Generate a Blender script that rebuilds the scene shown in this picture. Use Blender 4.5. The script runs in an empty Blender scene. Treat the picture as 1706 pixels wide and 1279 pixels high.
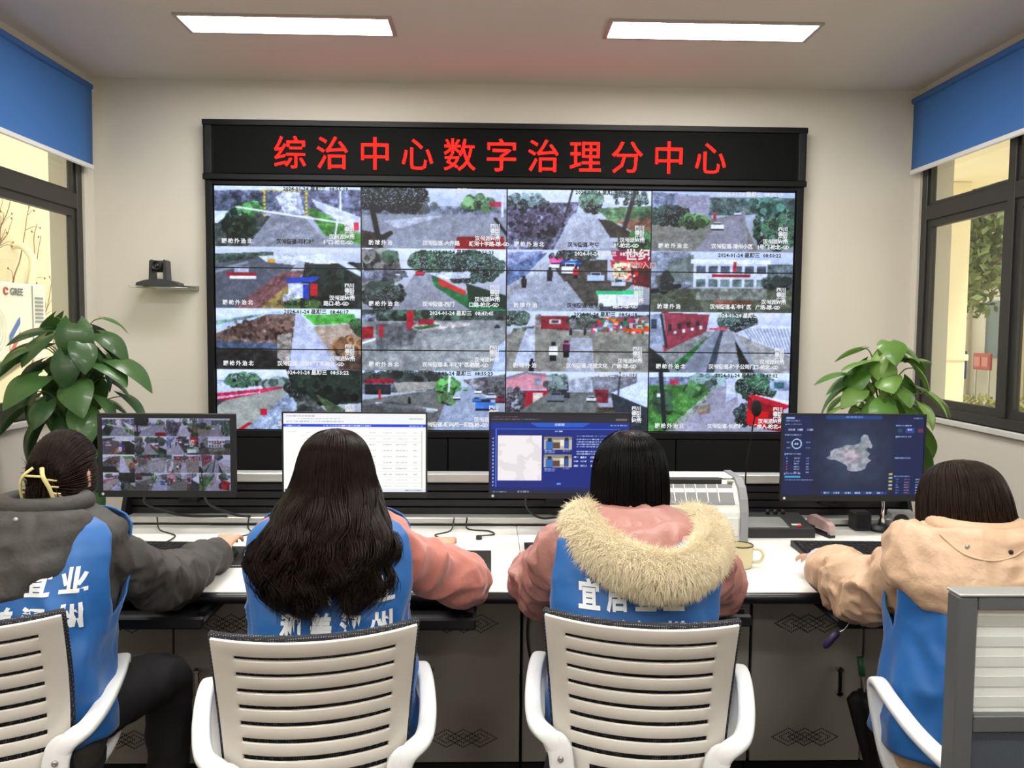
import bpy, bmesh, math, random
import numpy as np
from mathutils import Vector, Matrix
from mathutils.bvhtree import BVHTree

random.seed(7); RNG = np.random.default_rng(7)
SC = bpy.context.scene
COL = SC.collection
PI = math.pi

# ------------------------------------------------------------------ camera
F_PX, PITCH, YAW, ROLL = 1404.5, 0.065, 0.0263, 0.0086
CAM = np.array([0.0, 0.0, 1.6])
_fw = np.array([math.sin(YAW)*math.cos(PITCH), math.cos(YAW)*math.cos(PITCH), -math.sin(PITCH)])
_r0 = np.array([math.cos(YAW), -math.sin(YAW), 0.0]); _u0 = np.cross(_r0, _fw)
_rt = math.cos(ROLL)*_r0 + math.sin(ROLL)*_u0
_up = -math.sin(ROLL)*_r0 + math.cos(ROLL)*_u0
cd = bpy.data.cameras.new('camera'); cam = bpy.data.objects.new('camera', cd); COL.objects.link(cam)
cd.sensor_width = 36.0; cd.lens = F_PX/1706*36.0; cd.clip_start = 0.05; cd.clip_end = 200
cam.matrix_world = Matrix(((_rt[0], _up[0], -_fw[0], CAM[0]), (_rt[1], _up[1], -_fw[1], CAM[1]),
                           (_rt[2], _up[2], -_fw[2], CAM[2]), (0, 0, 0, 1)))
SC.camera = cam

# ------------------------------------------------------------------ world, exposure
W = bpy.data.worlds.new('world'); SC.world = W; W.use_nodes = True
_bg = W.node_tree.nodes['Background']
_bg.inputs['Color'].default_value = (1.0, 0.965, 0.89, 1)     # a pale, hazy, evenly bright winter sky
_bg.inputs['Strength'].default_value = 2.2
SC.view_settings.view_transform = 'Standard'
SC.view_settings.look = 'None'
SC.view_settings.gamma = 1.0
SC.view_settings.use_curve_mapping = False
SC.view_settings.exposure = 0.12
SC.cycles.use_denoising = True
SC.cycles.max_bounces = 8
SC.cycles.transparent_max_bounces = 16
SUN_E = 3.0
sd = bpy.data.lights.new('sun', 'SUN'); sd.energy = SUN_E; sd.angle = math.radians(12); sd.color = (1.0, 0.93, 0.78)
sun = bpy.data.objects.new('sun', sd); COL.objects.link(sun)
sun.rotation_euler = (math.radians(38), math.radians(14), 0)
LAMP_E = 44.0            # radiance of the ceiling panels' diffusers

# ------------------------------------------------------------------ helpers
def lin(h):
    if isinstance(h, str):
        h = h.lstrip('#'); c = [int(h[i:i+2], 16)/255 for i in (0, 2, 4)]
    else:
        c = list(h)
    return [x/12.92 if x <= 0.04045 else ((x+0.055)/1.055)**2.4 for x in c]

MATS = {}
def mat(name, col, rough=0.5, metal=0.0, vary=0.0, vscale=8.0, bump=0.0, bscale=60.0, spec=0.5, emis=None, estr=0.0,
        sheen=0.0, coat=0.0, trans=0.0, stretch=(1, 1, 1), sub=0.0, bdist=0.01, bdetail=4):
    """principled material with optional procedural colour variation and fine relief"""
    if name in MATS: return MATS[name]
    m = bpy.data.materials.new(name); m.use_nodes = True; MATS[name] = m
    nt = m.node_tree; b = nt.nodes['Principled BSDF']
    c = lin(col)
    b.inputs['Base Color'].default_value = (*c, 1)
    b.inputs['Roughness'].default_value = rough
    b.inputs['Metallic'].default_value = metal
    b.inputs['Specular IOR Level'].default_value = spec
    if sheen: b.inputs['Sheen Weight'].default_value = sheen
    if coat: b.inputs['Coat Weight'].default_value = coat
    if trans: b.inputs['Transmission Weight'].default_value = trans
    if sub:
        b.inputs['Subsurface Weight'].default_value = sub; b.inputs['Subsurface Radius'].default_value = (0.01, 0.004, 0.002)
    if emis is not None:
        b.inputs['Emission Color'].default_value = (*lin(emis), 1); b.inputs['Emission Strength'].default_value = estr
    if vary or bump:
        tc = nt.nodes.new('ShaderNodeTexCoord'); mp = nt.nodes.new('ShaderNodeMapping')
        mp.inputs['Scale'].default_value = stretch
        nt.links.new(tc.outputs['Object'], mp.inputs['Vector'])
    if vary:
        n = nt.nodes.new('ShaderNodeTexNoise'); n.inputs['Scale'].default_value = vscale; n.inputs['Detail'].default_value = 5
        r = nt.nodes.new('ShaderNodeMix'); r.data_type = 'RGBA'
        r.inputs[6].default_value = (*[x*(1-vary) for x in c], 1); r.inputs[7].default_value = (*[min(1, x*(1+vary)) for x in c], 1)
        nt.links.new(mp.outputs['Vector'], n.inputs['Vector']); nt.links.new(n.outputs['Fac'], r.inputs[0])
        nt.links.new(r.outputs[2], b.inputs['Base Color'])
    if bump:
        n2 = nt.nodes.new('ShaderNodeTexNoise'); n2.inputs['Scale'].default_value = bscale; n2.inputs['Detail'].default_value = 4
        bp = nt.nodes.new('ShaderNodeBump'); bp.inputs['Strength'].default_value = bump; bp.inputs['Distance'].default_value = bdist; n2.inputs['Detail'].default_value = bdetail
        nt.links.new(mp.outputs['Vector'], n2.inputs['Vector']); nt.links.new(n2.outputs['Fac'], bp.inputs['Height'])
        nt.links.new(bp.outputs['Normal'], b.inputs['Normal'])
    return m

def emit_mat(name, col, strength):
    if name in MATS: return MATS[name]
    m = bpy.data.materials.new(name); m.use_nodes = True; MATS[name] = m
    nt = m.node_tree; nt.nodes.clear()
    o = nt.nodes.new('ShaderNodeOutputMaterial'); e = nt.nodes.new('ShaderNodeEmission')
    e.inputs['Color'].default_value = (*lin(col), 1); e.inputs['Strength'].default_value = strength
    nt.links.new(e.outputs[0], o.inputs[0])
    return m

def glass_mat(name, tint='#eef4f0', refl=1.0):
    if name in MATS: return MATS[name]
    m = bpy.data.materials.new(name); m.use_nodes = True; MATS[name] = m
    nt = m.node_tree; nt.nodes.clear()
    o = nt.nodes.new('ShaderNodeOutputMaterial'); t = nt.nodes.new('ShaderNodeBsdfTransparent'); g = nt.nodes.new('ShaderNodeBsdfGlossy')
    t.inputs['Color'].default_value = (*lin(tint), 1); g.inputs['Roughness'].default_value = 0.02
    f = nt.nodes.new('ShaderNodeLayerWeight'); f.inputs['Blend'].default_value = 0.5
    pw_ = nt.nodes.new('ShaderNodeMath'); pw_.operation = 'POWER'; pw_.inputs[1].default_value = 4.0
    mu = nt.nodes.new('ShaderNodeMath'); mu.operation = 'MULTIPLY_ADD'; mu.inputs[1].default_value = .5*refl; mu.inputs[2].default_value = .03*refl
    x = nt.nodes.new('ShaderNodeMixShader')
    nt.links.new(f.outputs['Facing'], pw_.inputs[0]); nt.links.new(pw_.outputs[0], mu.inputs[0]); nt.links.new(mu.outputs[0], x.inputs[0])
    nt.links.new(t.outputs[0], x.inputs[1]); nt.links.new(g.outputs[0], x.inputs[2]); nt.links.new(x.outputs[0], o.inputs[0])
    return m

def screen_mat(name, strength):
    """a lit display: colour attribute of the screen's own pixels, shown as light"""
    if name in MATS: return MATS[name]
    m = bpy.data.materials.new(name); m.use_nodes = True; MATS[name] = m
    nt = m.node_tree; b = nt.nodes['Principled BSDF']
    a = nt.nodes.new('ShaderNodeVertexColor'); a.layer_name = 'pixels'
    b.inputs['Base Color'].default_value = (0.01, 0.01, 0.012, 1); b.inputs['Roughness'].default_value = 0.35
    b.inputs['Specular IOR Level'].default_value = 0.25
    nt.links.new(a.outputs['Color'], b.inputs['Emission Color']); b.inputs['Emission Strength'].default_value = strength
    return m

# numpy value noise ---------------------------------------------------------
def _hash(ix, iy, iz, s):
    h = (ix*374761393 + iy*668265263 + iz*2147483647 + s*1274126177) & 0xffffffff
    h = ((h ^ (h >> 13))*1274126177) & 0xffffffff
    return ((h ^ (h >> 16)) & 0xffff)/65535.0
def vnoise(p, seed=0):
    p = np.asarray(p, float); i = np.floor(p).astype(np.int64); f = p-i; f = f*f*(3-2*f)
    o = 0
    for dx in (0, 1):
        for dy in (0, 1):
            for dz in (0, 1):
                w = (f[..., 0] if dx else 1-f[..., 0])*(f[..., 1] if dy else 1-f[..., 1])*(f[..., 2] if dz else 1-f[..., 2])
                o = o + w*_hash(i[..., 0]+dx, i[..., 1]+dy, i[..., 2]+dz, seed)
    return o
def fbm(p, octv=4, seed=0):
    p = np.asarray(p, float); a, o, t = 1.0, 0, 0
    for k in range(octv):
        o = o + a*vnoise(p*(2**k), seed+k); t += a; a *= 0.5
    return o/t

# objects ---------------------------------------------------------------
LOC = {}
def absloc(o):
    return LOC.get(o.name, np.zeros(3)) if o is not None else np.zeros(3)
def tag(o, label=None, cat=None, group=None, kind=None):
    if label: o['label'] = label
    if cat: o['category'] = cat
    if group: o['group'] = group
    if kind: o['kind'] = kind
    return o
def thing(name, label, cat, loc=(0, 0, 0), rotz=0.0, group=None, kind=None):
    o = bpy.data.objects.new(name, None); COL.objects.link(o); o.location = loc; o.rotation_euler = (0, 0, rotz)
    o.empty_display_size = 0.1; LOC[o.name] = np.array(loc, float)
    return tag(o, label, cat, group, kind)
def mesh_obj(name, verts, faces, m, parent=None, smooth=False, world=True, base=None):
    v = np.asarray(verts, float).reshape(-1, 3)
    L = np.zeros(3)
    if parent is not None:
        if world: L = absloc(parent)
    elif base is not None:
        L = np.array(base, float)
    me = bpy.data.meshes.new(name); me.from_pydata((v-L).tolist(), [], [list(map(int, f)) for f in faces])
    o = bpy.data.objects.new(name, me); COL.objects.link(o)
    for k in (m if isinstance(m, (list, tuple)) else [m]): me.materials.append(k)
    if parent is not None:
        o.parent = parent; LOC[o.name] = absloc(parent)
    else:
        o.location = L; LOC[o.name] = L
    if smooth: me.shade_smooth() if smooth is True else me.shade_smooth()
    if smooth not in (True, False):
        _sharp(me, smooth)
    me.update()
    return o
def _sharp(me, ang):
    bm = bmesh.new(); bm.from_mesh(me)
    for e in bm.edges:
        if len(e.link_faces) == 2 and e.calc_face_angle(0) > ang: e.smooth = False
    bm.to_mesh(me); bm.free()

def frame_of(t):
    t = t/np.linalg.norm(t); a = np.array([0, 0, 1.0]) if abs(t[2]) < 0.9 else np.array([1.0, 0, 0])
    u = np.cross(a, t); u /= np.linalg.norm(u); return u, np.cross(t, u)
def spline(pts, n):
    """catmull-rom through points, n samples"""
    P = np.asarray(pts, float); k = len(P)
    if k == 2:
        t = np.linspace(0, 1, n)[:, None]; return P[0]*(1-t)+P[1]*t
    Q = np.vstack([2*P[0]-P[1], P, 2*P[-1]-P[-2]])
    out = []
    for s in np.linspace(0, k-1, n):
        i = min(int(s), k-2); t = s-i; a, b, c, d = Q[i:i+4]
        out.append(0.5*((2*b)+(-a+c)*t+(2*a-5*b+4*c-d)*t*t+(-a+3*b-3*c+d)*t**3))
    return np.array(out)

class MB:
    def __init__(s): s.v = []; s.f = []; s.n = 0
    def add(s, v, f):
        v = np.asarray(v, float).reshape(-1, 3); s.v.append(v)
        s.f += [tuple(int(i)+s.n for i in q) for q in f]; s.n += len(v); return s
    def box(s, lo, hi, ch=0.0, M=None):
        lo = np.array(lo, float); hi = np.array(hi, float)
        ch = min(ch, 0.49*float((hi-lo).min()))
        if ch <= 0:
            v = [[(lo, hi)[(i >> k) & 1][k] for k in range(3)] for i in range(8)]
            f = [(0, 2, 3, 1), (4, 5, 7, 6), (0, 1, 5, 4), (2, 6, 7, 3), (0, 4, 6, 2), (1, 3, 7, 5)]
        else:
            v = []
            for i in range(8):
                c = np.array([(lo, hi)[(i >> k) & 1][k] for k in range(3)]); sg = np.array([1-2*((i >> k) & 1) for k in range(3)])
                for k in range(3):
                    q = c+sg*ch; q[k] = c[k]; v.append(q)
            f = []
            for k in range(3):
                a, b = [(1, 2), (2, 0), (0, 1)][k]
                for sd in (0, 1):
                    idx = [sd << k, (sd << k) | (1 << a), (sd << k) | (1 << a) | (1 << b), (sd << k) | (1 << b)]
                    q = [3*i+k for i in idx]; f.append(q if sd else q[::-1])
                for c0 in (0, 1):
                    for c1 in (0, 1):
                        i0 = (c0 << a) | (c1 << b); i1 = i0 | (1 << k)
                        q = [3*i0+a, 3*i1+a, 3*i1+b, 3*i0+b]; f.append(q if (c0 ^ c1) else q[::-1])
            for i in range(8):
                q = [3*i, 3*i+1, 3*i+2]; par = bin(i).count('1') & 1; f.append(q if par else q[::-1])
        v = np.array(v, float)
        if M is not None: v = v@np.array(M.to_3x3()).T+np.array(M.translation)
        return s.add(v, f)
    def tube(s, path, r, n=8, cap=True, sq=1.0, closed=False, up=None, ex=1.0):
        P = np.asarray(path, float); k = len(P)
        R_ = np.full(k, r, float) if np.isscalar(r) else np.asarray(r, float)
        if closed: T = np.roll(P, -1, 0)-np.roll(P, 1, 0)
        else: T = np.gradient(P, axis=0)
        T /= np.linalg.norm(T, axis=1)[:, None]+1e-12
        u, w = frame_of(T[0])
        if up is not None:
            u = np.cross(np.array(up, float), T[0]); u /= np.linalg.norm(u)
        a = np.arange(n)*2*PI/n; V = []; ca_ = np.sign(np.cos(a))*np.abs(np.cos(a))**ex; sa_ = np.sign(np.sin(a))*np.abs(np.sin(a))**ex
        for i in range(k):
            if up is not None:
                u = np.cross(np.array(up, float), T[i])
                u /= np.linalg.norm(u)+1e-12
            else:
                u = u-T[i]*(u@T[i]); u /= np.linalg.norm(u)
            w = np.cross(T[i], u)
            V.append(P[i]+R_[i]*(ca_[:, None]*u+sq*sa_[:, None]*w))
        F = []
        for i in range(k if closed else k-1):
            j = (i+1) % k
            for q in range(n):
                F.append((i*n+q, i*n+(q+1) % n, j*n+(q+1) % n, j*n+q))
        if cap and not closed:
            F.append(tuple(range(n))[::-1]); F.append(tuple((k-1)*n+q for q in range(n)))
        return s.add(np.vstack(V), F)
    def rod(s, a, b, r, n=10): return s.tube([a, b], r, n)
    def lathe(s, prof, c, n=24, M=None, cap=True):
        a = np.arange(n)*2*PI/n; V = []
        for r, z in prof: V.append(np.stack([r*np.cos(a), r*np.sin(a), np.full(n, z)], 1))
        V = np.vstack(V); k = len(prof)
        F = [(i*n+q, i*n+(q+1) % n, (i+1)*n+(q+1) % n, (i+1)*n+q) for i in range(k-1) for q in range(n)]
        if cap:
            F.append(tuple(range(n))[::-1]); F.append(tuple((k-1)*n+q for q in range(n)))
        if M is not None: V = V@np.array(M).T
        return s.add(V+np.array(c, float), F)
    def prism(s, poly, o, ex, ey, ez):
        """polygon in the ex,ey plane at o, extruded by the vector ez"""
        o, ex, ey, ez = (np.array(q, float) for q in (o, ex, ey, ez)); n = len(poly)
        a = np.array([o+p[0]*ex+p[1]*ey for p in poly]); V = np.vstack([a, a+ez])
        F = [tuple(range(n))[::-1], tuple(range(n, 2*n))]+[(i, (i+1) % n, n+(i+1) % n, n+i) for i in range(n)]
        return s.add(V, F)
    def ell(s, c, rad, nu=16, nv=10, M=None):
        V = [[0, 0, -1.0]]
        for j in range(1, nv):
            t = -PI/2+PI*j/nv
            for i in range(nu):
                a = 2*PI*i/nu; V.append([math.cos(a)*math.cos(t), math.sin(a)*math.cos(t), math.sin(t)])
        V.append([0, 0, 1.0]); V = np.array(V)*np.array(rad, float)
        F = [(0, 1+(i+1) % nu, 1+i) for i in range(nu)]
        for j in range(nv-2):
            for i in range(nu):
                a = 1+j*nu+i; b = 1+j*nu+(i+1) % nu; F.append((a, b, b+nu, a+nu))
        t = len(V)-1; o = 1+(nv-2)*nu
        F += [(o+i, o+(i+1) % nu, t) for i in range(nu)]
        if M is not None: V = V@np.array(M).T
        return s.add(V+np.array(c, float), F)
    def loft(s, rings, cap=True):
        k = len(rings); n = len(rings[0])
        F = [(i*n+q, i*n+(q+1) % n, (i+1)*n+(q+1) % n, (i+1)*n+q) for i in range(k-1) for q in range(n)]
        if cap:
            F.append(tuple(range(n))[::-1]); F.append(tuple((k-1)*n+q for q in range(n)))
        return s.add(np.vstack(rings), F)
    def verts(s): return np.vstack(s.v)
    def build(s, name, m, parent=None, smooth=False, world=True, base=None):
        return mesh_obj(name, s.verts(), s.f, m, parent, smooth, world, base)
def B(lo, hi, ch=0.0): return MB().box(lo, hi, ch)

def children(o): return [c for c in bpy.data.objects if c.parent == o]
def text_raw(body, size=1.0, offset=0.0, align='LEFT', res=2, space=1.0):
    c = bpy.data.curves.new('lettering', 'FONT'); c.body = body; c.size = size; c.offset = offset; c.resolution_u = res
    c.align_x = align; c.space_character = space
    o = bpy.data.objects.new('lettering', c); COL.objects.link(o)
    me = bpy.data.meshes.new_from_object(o)
    v = np.zeros(len(me.vertices)*3); me.vertices.foreach_get('co', v); v = v.reshape(-1, 3)
    f = [tuple(p.vertices) for p in me.polygons]
    bpy.data.objects.remove(o); bpy.data.curves.remove(c); bpy.data.meshes.remove(me)
    return v, f
def text_plane(body, o, ex, ey, m, name, parent, size, offset=0.0, align='LEFT', sx=1.0, world=True, res=2, space=1.0):
    v, f = text_raw(body, size, offset, align, res, space)
    o, ex, ey = (np.array(q, float) for q in (o, ex, ey))
    return mesh_obj(name, o+v[:, :1]*sx*ex+v[:, 1:2]*ey, f, m, parent, world=world)

def pixel_grid(name, img, o, ex, ey, m, parent):
    """a screen: one quad lattice whose corners carry the shown picture (img rows top to bottom, sRGB 0..1)"""
    h, w, _ = img.shape
    o, ex, ey = (np.array(q, float) for q in (o, ex, ey))
    U, V = np.meshgrid(np.linspace(0, 1, w), np.linspace(1, 0, h))
    P = o+U[..., None]*ex+V[..., None]*ey-absloc(parent)
    idx = np.arange(h*w).reshape(h, w)
    q = np.stack([idx[1:, :-1], idx[1:, 1:], idx[:-1, 1:], idx[:-1, :-1]], -1).reshape(-1, 4)
    me = bpy.data.meshes.new(name); nf = len(q)
    me.vertices.add(h*w); me.vertices.foreach_set('co', P.reshape(-1))
    me.loops.add(nf*4); me.loops.foreach_set('vertex_index', q.reshape(-1).astype(np.int32))
    me.polygons.add(nf); me.polygons.foreach_set('loop_start', np.arange(0, nf*4, 4, dtype=np.int32))
    me.update(calc_edges=True)
    c = np.clip(img.reshape(-1, 3), 0, 1); c = np.where(c <= 0.04045, c/12.92, ((c+0.055)/1.055)**2.4)
    at = me.color_attributes.new('pixels', 'FLOAT_COLOR', 'POINT')
    at.data.foreach_set('color', np.hstack([c, np.ones((len(c), 1))]).astype(np.float32).reshape(-1))
    me.materials.append(m)
    ob = bpy.data.objects.new(name, me); COL.objects.link(ob); ob.parent = parent; LOC[ob.name] = absloc(parent)
    return ob
def at(px, py, Y):
    d = _rt*(px-853)/F_PX-_up*(py-639.5)/F_PX+_fw
    return CAM+d*(Y/d[1])
# ------------------------------------------------------------------ room shell
XL, XR, YB, YF, ZC = -2.78, 3.035, 6.05, -2.6, 3.317
M_wall = mat('painted_plaster', '#dcd6ca', 0.85, vary=0.03, vscale=1.5, bump=0.05, bscale=180)
M_ceil = mat('ceiling_paint', '#e6dfd8', 0.9, vary=0.03, vscale=1.2, bump=0.04, bscale=150)
M_frame = mat('dark_aluminium', '#3b3a38', 0.42, 0.35, vary=0.08, vscale=20)
M_glass = glass_mat('window_glass', '#eef1ee')
M_sill = mat('sill_stone', '#d8d6d0', 0.45, vary=0.05, vscale=14)
M_plank = [mat('floor_plank_%d' % i, c, 0.38, vary=0.25, vscale=6, stretch=(1, 9, 1), bump=0.08, bscale=30) for i, c in
           enumerate(('#3a2418', '#422a1c', '#352014'))]
fl = B((XL-.24, YF-.2, -.12), (XR+.24, YB+.25, -.012)).build('floor', mat('floor_base', '#1c120c', 0.7)); fl['kind'] = 'structure'
pw, pl = 0.195, 1.21
pm = [None]*3
k = 0
for r in range(int((YB-YF)/pw)+1):
    y = YF+r*pw; off = (r % 3)*0.4
    x = XL-off
    while x < XR:
        a, b = max(x, XL), min(x+pl, XR)
        if b-a > 0.05 and y+pw <= YB+0.01:
            full = abs(b-a-pl) < 1e-6; mi = (r*5+k) % 3
            if full and pm[mi] is not None:
                o = bpy.data.objects.new('plank', pm[mi]); COL.objects.link(o)
            else:
                o = B((0, 0, -.012), (b-a-.002, pw-.002, 0), .0012).build('plank', M_plank[mi])
                if full: pm[mi] = o.data
            o.location = (a, y, 0); o.parent = fl; k += 1
        x += pl
c = B((XL-.24, YF-.2, ZC), (XR+.24, YB+.25, ZC+.15)).build('ceiling', M_ceil); c['kind'] = 'structure'
B((XL-.24, YB, -.1), (XR+.24, YB+.25, ZC)).build('wall_back', M_wall)['kind'] = 'structure'
B((XL-.24, YF-.2, -.1), (XR+.24, YF, ZC)).build('wall_front', M_wall)['kind'] = 'structure'
# side walls with a long window opening each
WY0, WZ0, WZ1 = 1.4, 1.03, 3.06
def side_wall(name, X, sgn, ye):
    x0, x1 = (X-.24, X) if sgn < 0 else (X, X+.24)
    m = MB()
    for lo, hi in (((YF, -.1), (YB, WZ0)), ((YF, WZ1), (YB, ZC)), ((YF, WZ0), (WY0, WZ1)), ((ye, WZ0), (YB, WZ1))):
        m.box((x0, lo[0], lo[1]), (x1, hi[0], hi[1]))
    o = m.build(name, M_wall); o['kind'] = 'structure'
side_wall('wall_left', XL, -1, 5.91); side_wall('wall_right', XR, 1, 5.97)
def bar(name, lo, hi, par, ch=.004): return B(lo, hi, ch).build(name, M_frame, par)
def window(name, X, sgn, ye, posts):
    w = thing(name, None, None, (X, ye, WZ0), kind='structure')
    def xr(a, b): return (X+sgn*a, X+sgn*b) if sgn > 0 else (X+sgn*b, X+sgn*a)
    a, b = xr(.015, .085)
    bar('frame', (a, ye-.07, WZ0), (b, ye, WZ1), w); bar('frame', (a, WY0, WZ0), (b, WY0+.07, WZ1), w)
    bar('frame', (a, WY0+.07, WZ0), (b, ye-.07, WZ0+.065), w); bar('frame', (a, WY0+.07, WZ1-.06), (b, ye-.07, WZ1), w)
    zt = (2.385, 2.485)
    bar('transom', (a, WY0+.07, zt[0]), (b, ye-.07, zt[1]), w)
    ys = [WY0+.07]+posts+[ye-.07]
    for y in posts: bar('mullion', (a-.003, y-.035, WZ0+.065), (b+.003, y+.035, WZ1-.06), w)
    for i in range(len(ys)-1):
        y0, y1 = ys[i]+(.035 if i else 0), ys[i+1]-(.035 if i < len(ys)-2 else 0)
        c0, c1 = xr(.03, .068)
        # upper light: fixed pane in a thin bead; lower light: sliding sash
        for z0, z1, t in ((zt[1], WZ1-.06, .022), (WZ0+.065, zt[0], .052)):
            s = MB()
            s.box((c0, y0, z0), (c1, y0+t, z1)); s.box((c0, y1-t, z0), (c1, y1, z1))
            s.box((c0, y0+t, z0), (c1, y1-t, z0+t)); s.box((c0, y0+t, z1-t), (c1, y1-t, z1))
            sh = s.build('sash', M_frame, w)
            g0, g1 = xr(.046, .052)
            B((g0, y0+t, z0+t), (g1, y1-t, z1-t)).build('pane', M_glass, sh)
    s0, s1 = xr(-.03, .1)
    B((s0, WY0-.03, WZ0-.035), (s1, ye+.03, WZ0), .004).build('sill', M_sill, w)
    return w
window('window_1', XL, -1, 5.91, [2.6, 3.7, 4.72])
window('window_2', XR, 1, 5.97, [2.6, 3.75, 4.93])

# roller blinds, half lowered
M_blind = mat('blind_fabric', '#3b70b4', 0.8, vary=0.05, vscale=2.5, bump=0.12, bscale=420)
M_white = mat('white_plastic', '#e8e8e4', 0.4)
def blind(X, sgn, y0, y1, zt, zb, label):
    x = X-sgn*.055
    b = thing('roller_blind', label, 'blind', (x, (y0+y1)/2, zb))
    n = 24; V = []; Fq = []
    zz = np.linspace(zb+.03, zt-.02, 12); yy = np.linspace(y0, y1, n)
    for s in (0, 1):
        for z in zz:
            for y in yy: V.append([x+(.0016 if s else 0)+.0035*math.sin(y*5+z*3), y, z])
    h = len(zz)
    for s in (0, 1):
        for i in range(h-1):
            for j in range(n-1):
                q = [s*h*n+i*n+j, s*h*n+i*n+j+1, s*h*n+(i+1)*n+j+1, s*h*n+(i+1)*n+j]; Fq.append(q if s else q[::-1])
    e = [i*n for i in range(h)]
    for i in range(h-1):
        for j in (0, n-1): Fq.append([i*n+j, (i+1)*n+j, h*n+(i+1)*n+j, h*n+i*n+j])
    mesh_obj('fabric', V, Fq, M_blind, b, True)
    MB().box((x-.008, y0-.004, zb), (x+.010, y1+.004, zb+.034), .006).build('bottom_rail', M_white, b)
    MB().rod((x, y0+.01, zt), (x, y1-.01, zt), .022, 16).build('roller', M_blind, b, True)
    for y in (y0-.006, y1+.001): B((min(x, X)-.0 if sgn > 0 else X, y, zt-.03), (max(x, X) if sgn > 0 else x+.02, y+.005, zt+.035)).build('bracket', M_white, b)
    return b
blind(XL, -1, 2.2, 5.92, 3.215, 2.66, 'blue roller blind half lowered over the window with the outdoor cooling unit')
blind(XR, 1, 2.2, 6.0, 3.225, 2.715, 'blue roller blind half lowered over the window with trees outside')

# ceiling panel lights (two in view, more of the same row pattern behind the camera)
M_diff = emit_mat('light_diffuser', '#fffdf8', LAMP_E)
M_lframe = mat('light_frame', '#b8aea6', 0.4, 0.2)
def panel_light(x, y, label, group=None):
    t = thing('ceiling_light', label, 'light', (x, y, ZC), group=group)
    B((x+.022, y+.022, ZC-.006), (x+1.178, y+.278, ZC-.002)).build('diffuser', M_diff, t)
    f = MB()
    f.box((x, y, ZC-.012), (x+1.2, y+.022, ZC)); f.box((x, y+.278, ZC-.012), (x+1.2, y+.3, ZC))
    f.box((x, y+.022, ZC-.012), (x+.022, y+.278, ZC)); f.box((x+1.178, y+.022, ZC-.012), (x+1.2, y+.278, ZC))
    f.build('frame', M_lframe, t)
panel_light(-1.76, 4.79, 'lit white ceiling panel light above the blue blind side with the outdoor unit')
panel_light(0.65, 4.765, 'lit white ceiling panel light nearer the window with trees outside')
for yy in (2.55, 0.3, -1.7):
    for xx in (-1.76, 0.65):
        panel_light(xx, yy, 'lit white ceiling panel light in the rows behind the desk chairs', 'ceiling lights behind the chairs')

# pale skirting round the walls
M_base = mat('skirting', '#8d8a84', 0.5)
for nm, lo, hi in (('baseboard_back', (XL, YB-.015, 0), (XR, YB, .1)), ('baseboard_left', (XL, YF, 0), (XL+.015, YB-.015, .1)),
                   ('baseboard_right', (XR-.015, YF, 0), (XR, YB-.015, .1))):
    B(lo, hi, .003).build(nm, M_base)['kind'] = 'structure'
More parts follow.
